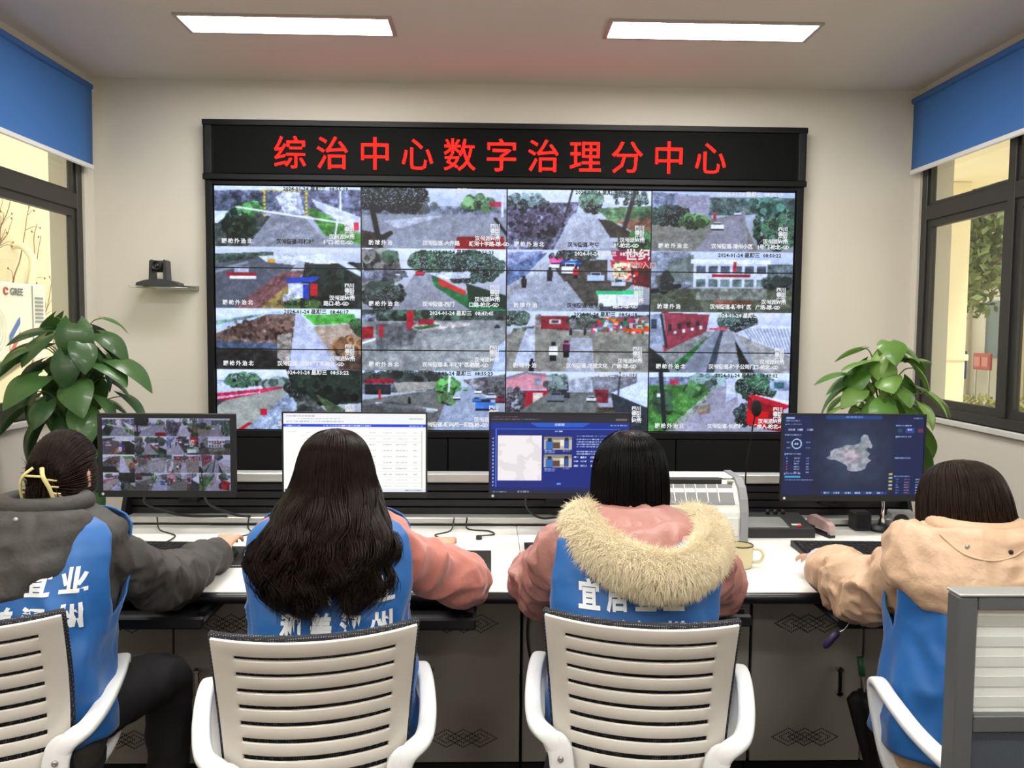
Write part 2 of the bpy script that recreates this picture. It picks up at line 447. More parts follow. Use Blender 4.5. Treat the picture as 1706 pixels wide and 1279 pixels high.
# ------------------------------------------------------------------ pictures shown on the displays
FW, FH = 200, 84
_gy, _gx = np.mgrid[0:FH, 0:FW]; _U = (_gx+.5)/FW; _V = (_gy+.5)/FH
def pmask(pts, U=None, V=None):
    U = _U if U is None else U; V = _V if V is None else V
    m = np.zeros(U.shape, bool); n = len(pts)
    for i in range(n):
        x0, y0 = pts[i]; x1, y1 = pts[(i+1) % n]
        if y0 == y1: continue
        c = ((V >= min(y0, y1)) & (V < max(y0, y1))); xi = x0+(V-y0)*(x1-x0)/(y1-y0)
        m ^= c & (U < xi)
    return m
class Feed:
    def __init__(s, top, bot, seed):
        s.seed = seed; s.rng = np.random.default_rng(seed)
        t = _V[..., None]; s.im = np.array(lin2(top))*(1-t)+np.array(lin2(bot))*t
        s.n1 = fbm(np.stack([_U*30, _V*16, np.full_like(_U, seed*3.1)], -1), 3, seed)
        s.n2 = fbm(np.stack([_U*9, _V*5, np.full_like(_U, seed*7.7)], -1), 4, seed+9)
        s.n3 = s.rng.random(_U.shape)
    def tex(s, amt):
        return 1+amt*(1.1*(s.n1-.5)+.8*(s.n2-.5)+.5*(s.n3-.5))*2
    def p(s, pts, col, tex=.18, a=1.0):
        m = pmask(pts); c = np.array(lin2(col))*s.tex(tex)[..., None]
        s.im = np.where(m[..., None], s.im*(1-a)+c*a, s.im); return s
    def r(s, x0, y0, x1, y1, col, tex=.1, a=1.0): return s.p([(x0, y0), (x1, y0), (x1, y1), (x0, y1)], col, tex, a)
    def line(s, x0, y0, x1, y1, col, w=.008, a=1.0):
        dx, dy = (x1-x0)*FW, (y1-y0)*FH; L = math.hypot(dx, dy)+1e-6
        px, py = (_U-x0)*FW, (_V-y0)*FH; t = np.clip((px*dx+py*dy)/L**2, 0, 1)
        d = np.hypot(px-t*dx, py-t*dy); k = np.clip(w*FW/2+.7-d, 0, 1)[..., None]*a
        s.im = s.im*(1-k)+np.array(lin2(col))*k; return s
    def tree(s, cx, cy, rx, ry, col, n=60, var=.5, size=.05):
        for _ in range(n):
            a = s.rng.random()*2*PI; q = math.sqrt(s.rng.random())
            x, y = cx+q*rx*math.cos(a), cy+q*ry*math.sin(a); rr = size*(.4+s.rng.random()*.8)
            k = 1+var*(s.rng.random()*2-1)-.25*(y-cy)/max(ry, 1e-3)
            m = np.hypot((_U-x), (_V-y)*FH/FW)<rr*.6
            m &= (s.n3 > .12)
            s.im[m] = np.array(lin2(col))*k
        return s
    def car(s, x, y, w, col):
        s.r(x-w/2, y-w*.55, x+w/2, y+w*.2, col, .05); s.r(x-w*.3, y-w*1.0, x+w*.3, y-w*.5, col, .05)
        s.r(x-w*.26, y-w*.9, x+w*.26, y-w*.55, '#30343c', .05); s.r(x-w*.5, y+w*.2, x+w*.5, y+w*.45, '#23242a', .05); return s
    def man(s, x, y, h, col):
        s.r(x-h*.1, y-h*.75, x+h*.1, y-h*.3, col, .05); s.r(x-h*.08, y-h*.3, x+h*.07, y, '#15161c', .05)
        s.r(x-h*.05, y-h, x+h*.05, y-h*.78, '#1d1a1c', .05); return s
    def crowd(s, x0, y0, x1, y1, n, cols, w=.02):
        for _ in range(n):
            x, y = x0+s.rng.random()*(x1-x0), y0+s.rng.random()*(y1-y0); c = cols[s.rng.integers(len(cols))]
            s.r(x, y, x+w*(.4+s.rng.random()), y+w*2*(.4+s.rng.random()), c, .1)
        return s
    def done(s):
        im = s.im*(1+.10*(s.n1-.5)[..., None]*2+.07*(s.n3-.5)[..., None]*2)
        b = im.copy()
        for ax in (0, 1): b = (np.roll(b, 1, ax)+2*b+np.roll(b, -1, ax))/4
        im = .55*b+.45*im; im = np.clip((im-.5)*1.22+.51, 0, 1)
        g = im.mean(-1, keepdims=True); im = g+(im-g)*1.12
        return np.clip(im*np.array([.95, .985, 1.08]), 0, 1)
def lin2(h):
    h = h.lstrip('#'); h = ''.join(q*2 for q in h) if len(h) == 3 else h
    return [int(h[i:i+2], 16)/255 for i in (0, 2, 4)]
RD, GR, DG, SK, MT = '#8c9199', '#4d6b3c', '#28382c', '#d5def2', '#a7b0bd'
def feeds():
    L = []
    f = Feed(SK, RD, 1)                                                 # rural gate and sloping path
    f.p([(0, .08), (1, .05), (1, .5), (0, .45)], '#6f7488', .5).p([(0, .1), (.35, .12), (.45, .4), (0, .5)], '#59606f', .5)
    f.p([(.08, 1), (.42, .42), (.58, .42), (.8, 1)], '#8d919a', .12).p([(0, .55), (.3, .45), (.38, .5), (.22, 1), (0, 1)], '#474f4c', .4)
    f.p([(.66, .2), (1, .5), (1, .75), (.7, .35)], '#cdd3e6', .1).p([(.62, .35), (.7, .38), (1, .78), (1, .95), (.75, .8)], '#4f8043', .35)
    f.p([(0, .42), (.12, .42), (.02, .62), (0, .62)], '#cfdcf4', .05).tree(.17, .6, .1, .26, DG, 70).tree(.24, .38, .08, .06, '#4d7a4b', 30)
    f.p([(.42, .18), (.47, .1), (.58, .1), (.62, .45), (.48, .45)], '#b9bfd0', .3).r(.5, .2, .56, .42, '#e3e8f4', .3)
    for k in range(9): f.r(.33+.035*k, .06, .345+.035*k, .1, '#c9b94c', .1)
    for k in range(7): f.r(.335, .1+.06*k, .35, .14+.06*k, '#c9b94c', .1); f.r(.62, .1+.06*k, .635, .14+.06*k, '#c9b94c', .1)
    f.line(.15, .35, .95, .62, '#e8eaf2', .01).line(.86, 0, .86, .4, '#dfe4f0', .012).line(.84, .55, .82, .85, '#e8eaf2', .01).r(.95, .58, .985, .72, '#c23a55')
    L.append(f.done())
    f = Feed('#c9d3e4', '#888d96', 2)                                   # wide junction under a dark tree
    f.p([(0, .3), (1, .3), (1, .45), (0, .45)], '#7d8492', .4).tree(.35, .28, .15, .12, '#525c5c', 40).tree(.8, .25, .12, .1, '#56734f', 40)
    f.p([(0, .45), (1, .42), (1, 1), (0, 1)], '#8f939c', .08).p([(.15, .55), (.45, .47), (.55, .47), (.25, .68)], '#b3b8c4', .1)
    f.p([(0, .7), (.2, .8), (.1, 1), (0, 1)], '#3b3634', .4).tree(.2, .12, .24, .24, '#1f2423', 160, .4, .07).line(.07, .3, .13, 1, '#1f1c1c', .035).line(.12, .85, .2, .75, '#2a2625', .03)
    f.r(.88, .22, .98, .3, '#a8405a').line(.97, .1, .97, .45, '#d9dde6', .015).car(.72, .38, .035, '#454b58').car(.68, .36, .025, '#5a606c')
    f.p([(.66, .8), (.98, .78), (.99, 1), (.64, 1)], '#861b25', .12).line(.92, .5, 1, .75, '#20242b', .02)
    L.append(f.done())
    f = Feed('#dbe4f4', '#8d929b', 3)                                   # lane between bare trees and a ditch
    f.p([(0, .25), (.5, .2), (.4, 1), (0, 1)], '#6b6b7b', .7).tree(.2, .5, .2, .3, '#4b4553', 200, .6, .03).tree(.12, .2, .14, .14, '#5d6c6c', 70, .5, .04)
    f.p([(.45, .4), (.6, .35), (.75, .95), (.5, 1), (.32, 1)], '#aeb2bd', .12).tree(.58, .2, .07, .14, '#4c6151', 60).p([(.62, .3), (1, .25), (1, .55), (.72, .55)], '#5d7a5b', .45)
    f.p([(.63, .48), (.72, .5), (.9, .75), (.98, 1), (.78, 1)], '#3e3a33', .4).p([(.75, .5), (1, .45), (1, .7), (.88, .7)], '#7c5b4e', .4).tree(.93, .85, .08, .15, '#315a32', 60)
    f.line(.88, .05, .81, .65, '#33302f', .028).line(.45, 0, .4, .45, '#39363b', .012).tree(.85, .12, .14, .12, '#4a5750', 40, .5, .03).r(.72, .78, .77, .86, '#b6bcc8')
    L.append(f.done())
    f = Feed('#b8c3d6', '#8a8d90', 4)                                   # street with white car
    f.p([(.0, .02), (.25, .05), (.25, .3), (0, .3)], '#70778a', .5).p([(.15, .08), (.4, .06), (.42, .45), (.2, .4)], '#8f8f9d', .15).p([(.4, .1), (1, .1), (1, .35), (.4, .4)], '#5a6a68', .5)
    f.p([(0, .55), (.45, .45), (.62, .35), (.75, 1), (0, 1)], '#7d7d76', .14).p([(.3, 1), (.5, .45), (.65, .3), (.68, 1)], '#8d8d95', .08).tree(.12, .42, .15, .13, '#2f3a35', 90).tree(.3, .5, .1, .07, '#4a6a3f', 50)
    f.tree(.88, .6, .16, .36, '#3a5240', 200, .7, .04).tree(.8, .25, .12, .12, '#4e6a60', 60).car(.46, .6, .09, '#dfe5ee').car(.6, .37, .05, '#c8cfda').r(.43, .36, .45, .46, '#a33a48').r(.62, .4, .655, 1, '#85878d', .1)
    L.append(f.done())
    f = Feed('#cfd6e0', '#5b5f66', 5)                                   # highway with a red and white taxi, tricycle
    f.p([(0, .12), (.4, .08), (.4, .2), (0, .28)], '#48564f', .5).p([(0, .28), (.45, .14), (.55, .3), (.2, 1), (0, 1)], '#5c6068', .1).p([(.3, .16), (.6, .1), (.55, .3), (.35, .25)], '#c3c8cf', .15)
    f.p([(.12, 1), (.45, .4), (.62, .36), (.4, 1)], '#7a5a5a', .3).p([(.3, 1), (.5, .6), (.6, .6), (.5, 1)], '#8a7a4f', .3).p([(.62, .2), (1, .25), (1, 1), (.55, 1)], '#2f3531', .6).tree(.8, .6, .14, .3, '#26302b', 110)
    f.p([(.48, .18), (.75, .1), (.92, .25), (.7, .28)], '#d8dee8', .08).line(.75, .1, 1, .42, '#ccd4e0', .03).r(.08, .4, .28, .48, '#8e2a35').r(.1, .46, .28, .51, '#e3e6ee').r(.13, .33, .23, .41, '#b9bfcc')
    f.p([(.47, .5), (.72, .46), (.68, .55), (.5, .58)], '#3450a8', .1).r(.5, .58, .64, .82, '#c5cce0', .15).r(.6, .6, .64, .85, '#2f4a9c').r(.65, .58, .7, .78, '#b03038').r(.46, .76, .58, .9, '#bfc5cf', .4).tree(.6, .95, .12, .06, '#4a5e3a', 40).r(.36, .2, .41, .26, '#c49a3c').line(0, .4, .22, .26, '#8d9399', .015)
    L.append(f.done())
    f = Feed('#dde3ee', '#8f929a', 6)                                   # avenue with a green hoarding
    f.p([(0, .02), (.25, .05), (.28, .5), (0, .8)], '#74726f', .6).tree(.1, .18, .12, .16, '#6a6a66', 60).tree(.5, .22, .16, .16, '#3f5746', 110).tree(.75, .3, .22, .2, '#33443b', 160, .4, .06).tree(.2, .15, .05, .08, '#44584a', 20)
    f.p([(.2, 1), (.36, .42), (.47, .4), (.78, 1)], '#8f9299', .1).tree(.15, .75, .14, .22, '#39423c', 110, .5).p([(.0, .36), (.3, .34), (.32, .46), (0, .55)], '#6b6e78', .5).car(.25, .42, .03, '#ddd').car(.16, .5, .04, '#3a3d45').car(.4, .4, .06, '#bd3548')
    f.p([(.47, .38), (.75, .36), (.75, .46), (.5, .5)], '#c4ccda', .15).p([(.48, .42), (.53, .46), (.72, .72), (.98, .95), (1, 1), (.75, 1), (.5, .6)], '#2d6b45', .2).p([(.53, .46), (.72, .68), (.72, .76), (.53, .58)], '#b5403c', .12).p([(.72, .55), (1, .75), (1, .98), (.74, .85)], '#24382c', .2)
    L.append(f.done())
    f = Feed('#c8d0dd', '#84868a', 7)                                   # wet market street
    f.p([(0, .1), (.28, .05), (.12, .45), (0, .62)], '#5b6a86', .5).p([(0, .05), (.26, .02), (.2, .12), (0, .3)], '#8893b4', .3).p([(0, .6), (.27, .2), (.3, .3), (.1, .7), (0, .85)], '#a5a8ad', .2)
    f.p([(0, 1), (0, .8), (.25, .3), (.32, .15), (.6, .8), (.62, 1)], '#9ca1ab', .12).p([(.3, .2), (.7, .15), (.7, .55), (.4, .5)], '#44413e', .5).p([(.4, .45), (.9, .5), (.7, .9), (.55, .9)], '#4d4b46', .3)
    f.p([(.29, .12), (.4, .1), (.42, .2), (.3, .22)], '#d86a9e').r(.38, .18, .52, .24, '#2d5fa8').car(.44, .34, .12, '#dfe4ea').car(.33, .28, .07, '#e6e6e6').car(.62, .46, .12, '#b4c3dc').car(.78, .55, .1, '#c6cad2')
    f.p([(.72, 0), (1, 0), (1, .18), (.74, .16)], '#8d2048', .12).p([(.72, .16), (1, .18), (1, .3), (.73, .3)], '#a83a3c', .5).r(.74, .2, .86, .44, '#b9a888', .5).p([(.86, .26), (1, .28), (1, .6), (.88, .55)], '#5d2a30', .3)
    f.crowd(.72, .15, .9, .5, 24, ['#c33', '#2f6b48', '#e0d9c0', '#444'], .025).p([(.62, .66), (.95, .64), (.96, .7), (.63, .74)], '#3fae7a', .08).r(.64, .72, .92, .92, '#d9dee8', .1).line(.77, .73, .77, .9, '#9aa', .006)
    f.man(.12, .62, .2, '#2b2b33').man(.3, .5, .22, '#2a2c34').man(.48, .45, .18, '#b02f3a').tree(.45, .08, .16, .06, '#333a36', 40).p([(.65, .92), (1, .88), (1, 1), (.65, 1)], '#474d58', .2)
    L.append(f.done())
    f = Feed('#c6d0e2', '#6c6f6a', 8)                                   # white two-storey offices by a wet square
    f.p([(0, .02), (.28, 0), (.3, .6), (0, .7)], '#818894', .35).p([(.12, .2), (.3, .05), (.3, .5), (.12, .5)], '#717a78', .25).r(.3, .16, .82, .58, '#c7ccd6', .06).r(.28, .13, .84, .2, '#dfe5ee', .04).r(.82, .2, 1, .6, '#5f6a6c', .5)
    for k in range(6):
        f.r(.32+.085*k, .24, .385+.085*k, .34, '#5a6470', .3).r(.32+.085*k, .44, .385+.085*k, .57, '#6f7f80', .35)
    f.r(.43, .35, .7, .4, '#8d2a38').r(.3, .34, .82, .355, '#e6ebf2').r(.58, .17, .6, .33, '#b2333f').p([(0, .62), (1, .58), (1, 1), (0, 1)], '#54594c', .3).r(.32, .6, .82, .78, '#8b8f8c', .35, .55).r(.45, .8, .72, .88, '#7e4438', .4, .6).line(0, .66, .2, .56, '#23282a', .03)
    f.tree(.1, .5, .05, .12, '#3b3f3e', 30).tree(.9, .5, .1, .08, '#3b4744', 50)
    L.append(f.done())
    f = Feed('#d7e2f4', '#8f9095', 9)                                   # river reeds and concrete path
    f.p([(0, .2), (.4, .05), (.55, .05), (.2, .25), (0, .35)], '#b9cbe6', .08).p([(0, .22), (.3, .1), (.32, .12), (0, .28)], '#7f9a8e', .3).p([(0, .42), (.35, .1), (.56, .08), (.55, .7), (0, .6)], '#6f5f58', .5).tree(.3, .35, .22, .18, '#5b4a44', 140, .5, .03)
    f.p([(0, .55), (.42, .58), (.42, .68), (0, .66)], '#4f5b6c', .3).p([(0, .66), (.5, .68), (.52, 1), (0, 1)], '#2c2b2a', .5).p([(.42, .45), (.52, .4), (.5, .95), (.42, .8)], '#9a948c', .35)
    f.p([(.55, .06), (.58, .06), (.84, 1), (.5, 1)], '#b9bfd2', .06).p([(.6, .1), (.95, .08), (.98, .22), (.68, .28)], '#58a04e', .2).p([(.66, .3), (1, .22), (1, .7), (.78, .7)], '#a99a8b', .15).tree(.92, .65, .1, .15, '#7a5c42', 80).tree(.98, .3, .04, .12, '#2f4a30', 30).p([(.82, .8), (1, .75), (1, 1), (.85, 1)], '#4f423a', .4)
    L.append(f.done())
    f = Feed('#9aa6b4', '#8e9190', 10)                                  # wet square with red pillars
    f.p([(0, 0), (1, 0), (1, .16), (0, .2)], '#4d5a55', .6).tree(.5, .08, .3, .08, '#44584c', 90).p([(0, .1), (.1, .06), (.1, .25), (0, .28)], '#8d93a0', .5).p([(0, .2), (1, .16), (1, 1), (0, 1)], '#8c908f', .14).p([(.1, .25), (.4, .2), (.35, .6), (.1, .7)], '#5d5f62', .3, .8)
    f.r(.31, .02, .36, .32, '#a52a3c').p([(.34, .3), (.4, .2), (.75, .2), (.75, .26), (.4, .36)], '#b9b4b4', .2).p([(.35, .3), (.5, .24), (.55, .26), (.4, .34)], '#3d6a40').r(.39, .16, .5, .25, '#98303e', .3).p([(0, .3), (.08, .28), (.08, .48), (0, .5)], '#8f2233').r(.12, .26, .15, .46, '#a03040').line(.0, .57, .09, .5, '#e6ebf0', .012)
    f.p([(.4, .5), (.9, .3), (.95, .8), (.5, .9)], '#a6aaa8', .12, .6).p([(.95, .6), (1, .5), (1, 1), (.9, 1)], '#aebbd2', .1).car(.94, .28, .04, '#3b3e47')
    L.append(f.done())
    f = Feed('#cdd5e0', '#85847e', 11)                                  # wet plaza with brick block and walkers
    f.tree(.06, .12, .08, .1, '#3b4a41', 40).p([(.05, .3), (.2, .25), (.15, .5), (0, .6)], '#68736a', .5).r(.2, .06, .24, .3, '#7f7573', .4).r(.24, .08, .44, .32, '#7b3038', .3).r(.3, .14, .38, .22, '#c4c6ca', .1).r(.315, .155, .365, .205, '#4d4144')
    f.tree(.55, .18, .12, .08, '#333e38', 70).p([(.44, .15), (1, .05), (1, .4), (.44, .3)], '#5f625f', .6).crowd(.6, .1, 1, .36, 120, ['#b5412f', '#2f7d5d', '#c8c4bc', '#a23c66', '#345', '#d0803a', '#7f97b5'], .03)
    f.p([(0, .4), (.2, .3), (1, .38), (1, 1), (0, 1)], '#86857c', .14).p([(.05, .9), (.14, .3), (.2, .3), (.2, .9)], '#c2cade', .08, .8).p([(.42, 1), (.45, .45), (.6, .45), (.62, 1)], '#b6bccb', .1, .7)
    f.man(.33, .82, .3, '#e6e6e4').man(.42, .76, .26, '#4a2c44').man(.18, 1, .22, '#1e2120').man(.45, .4, .12, '#2a2a33').man(.55, .4, .1, '#2a2a33').p([(.39, .56), (.45, .56), (.42, .52)], '#c05a8c').r(.59, .32, .62, .36, '#c04a80').r(.82, .28, 1, .33, '#c4552c', .2)
    L.append(f.done())
    f = Feed('#cfd8ea', '#7c8087', 12)                                  # lane between red-brown block and a metal roof
    f.p([(.08, .0), (.42, .04), (.4, .32), (.1, .7)], '#8a4550', .15).p([(0, .05), (.1, .02), (.12, .55), (0, .6)], '#8f98a8', .2).r(.01, .12, .05, .28, '#3c4654')
    for k in range(4): f.r(.13+.065*k, .2-.015*k, .155+.065*k, .32-.03*k, '#3d2f38', .2).r(.17+.06*k, .32-.03*k, .19+.06*k, .37-.03*k, '#d8dde6', .1)
    f.p([(.0, .8), (.4, .32), (.45, .32), (.2, .9), (0, 1)], '#8a8e8c', .2).p([(.15, .9), (.42, .4), (.45, .42), (.22, 1)], '#3f6f48', .4).p([(.2, 1), (.46, .3), (.52, .3), (.42, 1)], '#838994', .1).p([(.4, 1), (.5, .3), (.52, .3), (.46, 1)], '#40484f', .2).p([(.46, 1), (.52, .3), (.58, .3), (.7, 1)], '#8d9096', .12).tree(.62, .15, .14, .13, '#3c4a45', 90).p([(.42, .26), (.55, .25), (.55, .3), (.42, .3)], '#b55568')
    f.p([(.6, .35), (.75, .2), (1, .22), (1, .72)], '#c5ccdc', .1).p([(.6, .35), (1, .72), (1, 1), (.8, 1)], '#9a9a98', .2).p([(.6, .45), (.64, .6), (.75, 1), (.65, 1)], '#2d2f2c', .3)
    for k in range(14): f.line(.66+.024*k, .27, .72+.024*k, .45+.02*k, '#7b8496', .005)
    f.p([(0, .6), (.1, .75), (.15, 1), (0, 1)], '#2b302f', .4).line(.08, .05, .12, .6, '#2a2d33', .014)
    L.append(f.done())
    f = Feed('#d9e3f4', '#8f928e', 13)                                  # stalls with red awnings beside a promenade
    f.p([(0, .18), (.5, .16), (.5, .28), (0, .3)], '#a9b2c2', .4).tree(.18, .18, .12, .07, '#3f5a45', 90).tree(.4, .22, .1, .05, '#6c7b74', 30).p([(0, .4), (.45, .28), (.5, .3), (0, .55)], '#a63a55', .35).p([(0, .46), (.3, .37), (.3, .39), (0, .5)], '#d9a8b8', .2)
    f.p([(0, .55), (.48, .3), (.55, .3), (.25, 1), (0, 1)], '#9a9d94', .1).p([(.2, 1), (.52, .32), (.56, .33), (.52, 1)], '#8d97a8', .3).p([(0, .5), (.05, .53), (0, .62)], '#4c4a4a')
    f.p([(.48, 0), (1, 0), (1, .55), (.7, .6), (.52, .3)], '#2f3833', .6).tree(.75, .3, .26, .28, '#27322c', 220, .5, .05).p([(.55, .5), (.62, .4), (.9, 1), (.55, 1)], '#4a4f4c', .5).p([(.68, .4), (1, .8), (1, 1), (.85, 1)], '#4e5a45', .4).tree(.6, .75, .06, .15, '#2b302e', 60, .5, .03)
    f.r(.3, .66, .345, .76, '#b02a40').p([(.14, 1), (.22, .88), (.24, .9), (.18, 1)], '#a02338')
    L.append(f.done())
    f = Feed('#cfd9e8', '#7f8387', 14)                                  # junction with round green tree and cars
    f.p([(0, .05), (.55, .02), (.55, .32), (0, .4)], '#5a5f64', .5).tree(.3, .1, .3, .08, '#3f4743', 80).p([(.22, .2), (.55, .18), (.5, .3), (.25, .38)], '#9c9a92', .15).r(.02, .14, .22, .22, '#7d2534', .4).r(.02, .24, .2, .4, '#2b2c30', .5)
    f.p([(0, .5), (.5, .32), (.75, .5), (.6, 1), (0, 1)], '#6e706c', .16).p([(.5, 1), (.62, .3), (.75, .25), (1, .7), (1, 1)], '#9aa3b2', .1).p([(.7, .15), (1, .05), (1, .5), (.8, .35)], '#6f6f72', .5).line(.1, .55, .52, .66, '#c8ccd2', .014).line(.1, .58, .5, .69, '#9aa', .008)
    f.tree(.6, .26, .075, .12, '#4c7d45', 90, .5, .04).line(.61, .1, .6, .5, '#dfe4ea', .012).tree(.6, .47, .05, .04, '#4f6b44', 25).man(.33, .56, .12, '#2a2a30').r(.115, .32, .13, .5, '#b23040')
    for x, y, w, c in ((.81, .36, .05, '#e4e8ee'), (.72, .32, .03, '#6a7'), (.66, .46, .05, '#d6dbe2'), (.9, .44, .07, '#c7cdd8'), (.97, .5, .08, '#7d3344'), (.86, .6, .14, '#4d79b8'), (.8, .5, .06, '#49709f')): f.car(x, y, w, c)
    f.p([(0, .6), (.2, .52), (.45, .64), (.4, 1), (0, 1)], '#4a4c4a', .3, .7)
    L.append(f.done())
    f = Feed('#cdd8ea', '#77797a', 15)                                  # village street with pink house
    f.p([(.0, .12), (.12, .05), (.28, .02), (.3, .3), (0, .3)], '#c58f98', .08).p([(.0, .1), (.14, .0), (.3, .06), (.3, .1), (.14, .04), (0, .14)], '#8a8088', .1).r(.2, .12, .25, .24, '#8d93a0', .2).r(.12, .32, .3, .62, '#9c2d3c', .12).r(.19, .36, .26, .58, '#cdbfb4', .1).tree(.06, .5, .08, .22, '#4a4648', 70, .5, .03)
    f.tree(.36, .2, .08, .12, '#5d6863', 50).p([(.44, .14), (.6, .08), (.6, .35), (.44, .36)], '#a6aab4', .25).p([(.6, .08), (.92, .02), (.92, .35), (.62, .5)], '#7d7f86', .3).r(.62, .3, .72, .52, '#73343f', .4).p([(.3, .36), (.62, .34), (.72, 1), (.1, 1), (.1, .66)], '#6d716d', .14)
    f.car(.4, .4, .1, '#3a3d42').car(.35, .46, .12, '#6d7378').car(.6, .48, .07, '#cfd3d8').p([(.74, .35), (.95, .15), (1, .2), (1, .6)], '#cbd6ec', .05).p([(.74, .35), (1, .6), (1, 1), (.78, 1)], '#3c4248', .25).p([(.64, .6), (.76, .6), (.78, 1), (.6, 1)], '#4c4440', .5).line(.8, 0, .79, .4, '#43464c', .01)
    L.append(f.done())
    f = Feed('#d5dff2', '#9598a0', 16)                                  # field, pale lane and red kiosk
    f.p([(0, .08), (.6, .05), (.6, .2), (0, .22)], '#7d869a', .4).r(.15, .12, .21, .2, '#b0455c').p([(0, .22), (.38, .2), (.44, .3), (.12, 1), (0, 1)], '#4f7a45', .35).tree(.42, .14, .1, .1, '#6d7f7b', 40).tree(.33, .28, .06, .08, '#4a6b48', 40)
    f.p([(.44, .3), (.55, .2), (.62, .15), (.66, 1), (.15, 1)], '#9b9aa6', .08).p([(.12, 1), (.42, .34), (.46, .36), (.2, 1)], '#8d968c', .4).p([(.34, .6), (.44, .52), (.44, .68), (.36, .72)], '#85796c', .2).p([(.55, .1), (.63, .1), (.62, .4), (.55, .5)], '#c4cbde', .1)
    f.tree(.76, .25, .13, .2, '#35503c', 140, .5, .05).tree(.68, .7, .05, .16, '#2f3a38', 50).tree(.1, .5, .06, .2, '#35473a', 60, .5).line(.085, .02, .12, .95, '#2c2f33', .03).r(.06, .36, .085, .42, '#e8eef8').r(.86, .12, 1, .3, '#8a95a8', .3).r(.89, .16, .96, .26, '#3f5f62', .2)
    f.p([(.7, .4), (.74, .36), (1, .5), (1, .58), (.96, .62)], '#b0243c', .08).p([(.74, .36), (1, .47), (1, .54)], '#dfe4ee', .1).p([(.7, .42), (.96, .6), (.95, 1), (.72, .9)], '#7d1a26', .2).p([(.7, .62), (.86, .66), (.84, .94), (.7, .86)], '#b8202c', .06)
    L.append(f.done())
    return L
FEEDS = feeds()
WALL_IMG = np.vstack([np.hstack(FEEDS[4*r:4*r+4]) for r in range(4)])      # 336 x 800

# ------------------------------------------------------------------ video wall
M_blackm = mat('black_metal', '#0f1013', 0.5, 0.1, vary=0.1, vscale=10, spec=.3)
M_blackp = mat('black_plastic', '#121214', 0.5)
M_wallscr = screen_mat('wall_display', 0.92)
M_cap = emit_mat('caption_light', '#f2f4fa', 0.85)
M_capd = mat('caption_dark', '#15171c', 0.6)
PX0, PZ0, PW, PH, PY = -1.925, 0.876, 1.0185, 0.568, 5.976
vw = thing('video_wall_cabinet', 'black metal cabinet that frames the twelve wall display panels', 'cabinet', (.11, 5.98, 0))
xa, xb, za, zb = PX0, PX0+4*PW, PZ0, PZ0+3*PH
B((xa-.05, 5.945, 0), (xa-.004, 6.05, zb+.03), .004).build('side_frame', M_blackm, vw)
B((xb+.004, 5.945, 0), (xb+.05, 6.05, zb+.03), .004).build('side_frame', M_blackm, vw)
B((xa-.004, 5.95, zb+.003), (xb+.004, 6.05, zb+.03), .003).build('top_frame', M_blackm, vw)
B((xa-.004, 5.948, za-.05), (xb+.004, 6.05, za-.003), .003).build('bottom_frame', M_blackm, vw)
for i in range(5):      # cabinet doors below the screens
    x0 = xa+(xb-xa)*i/5; x1 = xa+(xb-xa)*(i+1)/5
    d = B((x0+.003, 5.952, .09), (x1-.003, 6.04, za-.055), .004).build('door', M_blackm, vw)
    B((x1-.05, 5.938, .42), (x1-.035, 5.952, .52), .003).build('handle', M_blackp, d)
B((xa-.004, 5.97, 0), (xb+.004, 6.04, .087)).build('plinth', M_blackp, vw)
PL = [['gate and sloping path at the far upper corner by the wall camera', 'wide grey junction and a dark red truck', 'bare trees and a lane with a ditch', 'white car in a street, upper corner nearest the tree window'],
      ['red and white taxi and a blue tricycle', 'avenue with the long green hoarding', 'wet market street with a magenta shop sign', 'white two-storey offices by a wet square'],
      ['red awning stalls beside a promenade', 'round green tree at a junction with cars', 'pink house in a village street', 'red kiosk, green field and pale lane']]
ih = WALL_IMG.shape[0]//3
panels = {}
for r in range(3):
    for c in range(4):
        x0 = PX0+c*PW; z0 = PZ0+(2-r)*PH
        p = thing('wall_display_panel', 'wall display panel showing the '+PL[r][c], 'display', (x0+PW/2, 6.0, z0), group='display panels of the video wall')
        B((x0+.0006, PY+.003, z0+.0006), (x0+PW-.0006, 6.045, z0+PH-.0006)).build('housing', M_blackp, p)
        bz = MB(); e = .0042
        bz.box((x0+.0006, PY-.001, z0+.0006), (x0+PW-.0006, PY+.003, z0+e)); bz.box((x0+.0006, PY-.001, z0+PH-e), (x0+PW-.0006, PY+.003, z0+PH-.0006))
        bz.box((x0+.0006, PY-.001, z0+e), (x0+e, PY+.003, z0+PH-e)); bz.box((x0+PW-e, PY-.001, z0+e), (x0+PW-.0006, PY+.003, z0+PH-e))
        bz.build('bezel', M_blackp, p)
        sub = WALL_IMG[r*ih:(r+1)*ih+(1 if r < 2 else 0), c*FW:(c+1)*FW]
        pixel_grid('screen', sub, (x0+e, PY, z0+e), (PW-2*e, 0, 0), (0, 0, PH-2*e), M_wallscr, p)
        panels[(r, c)] = p
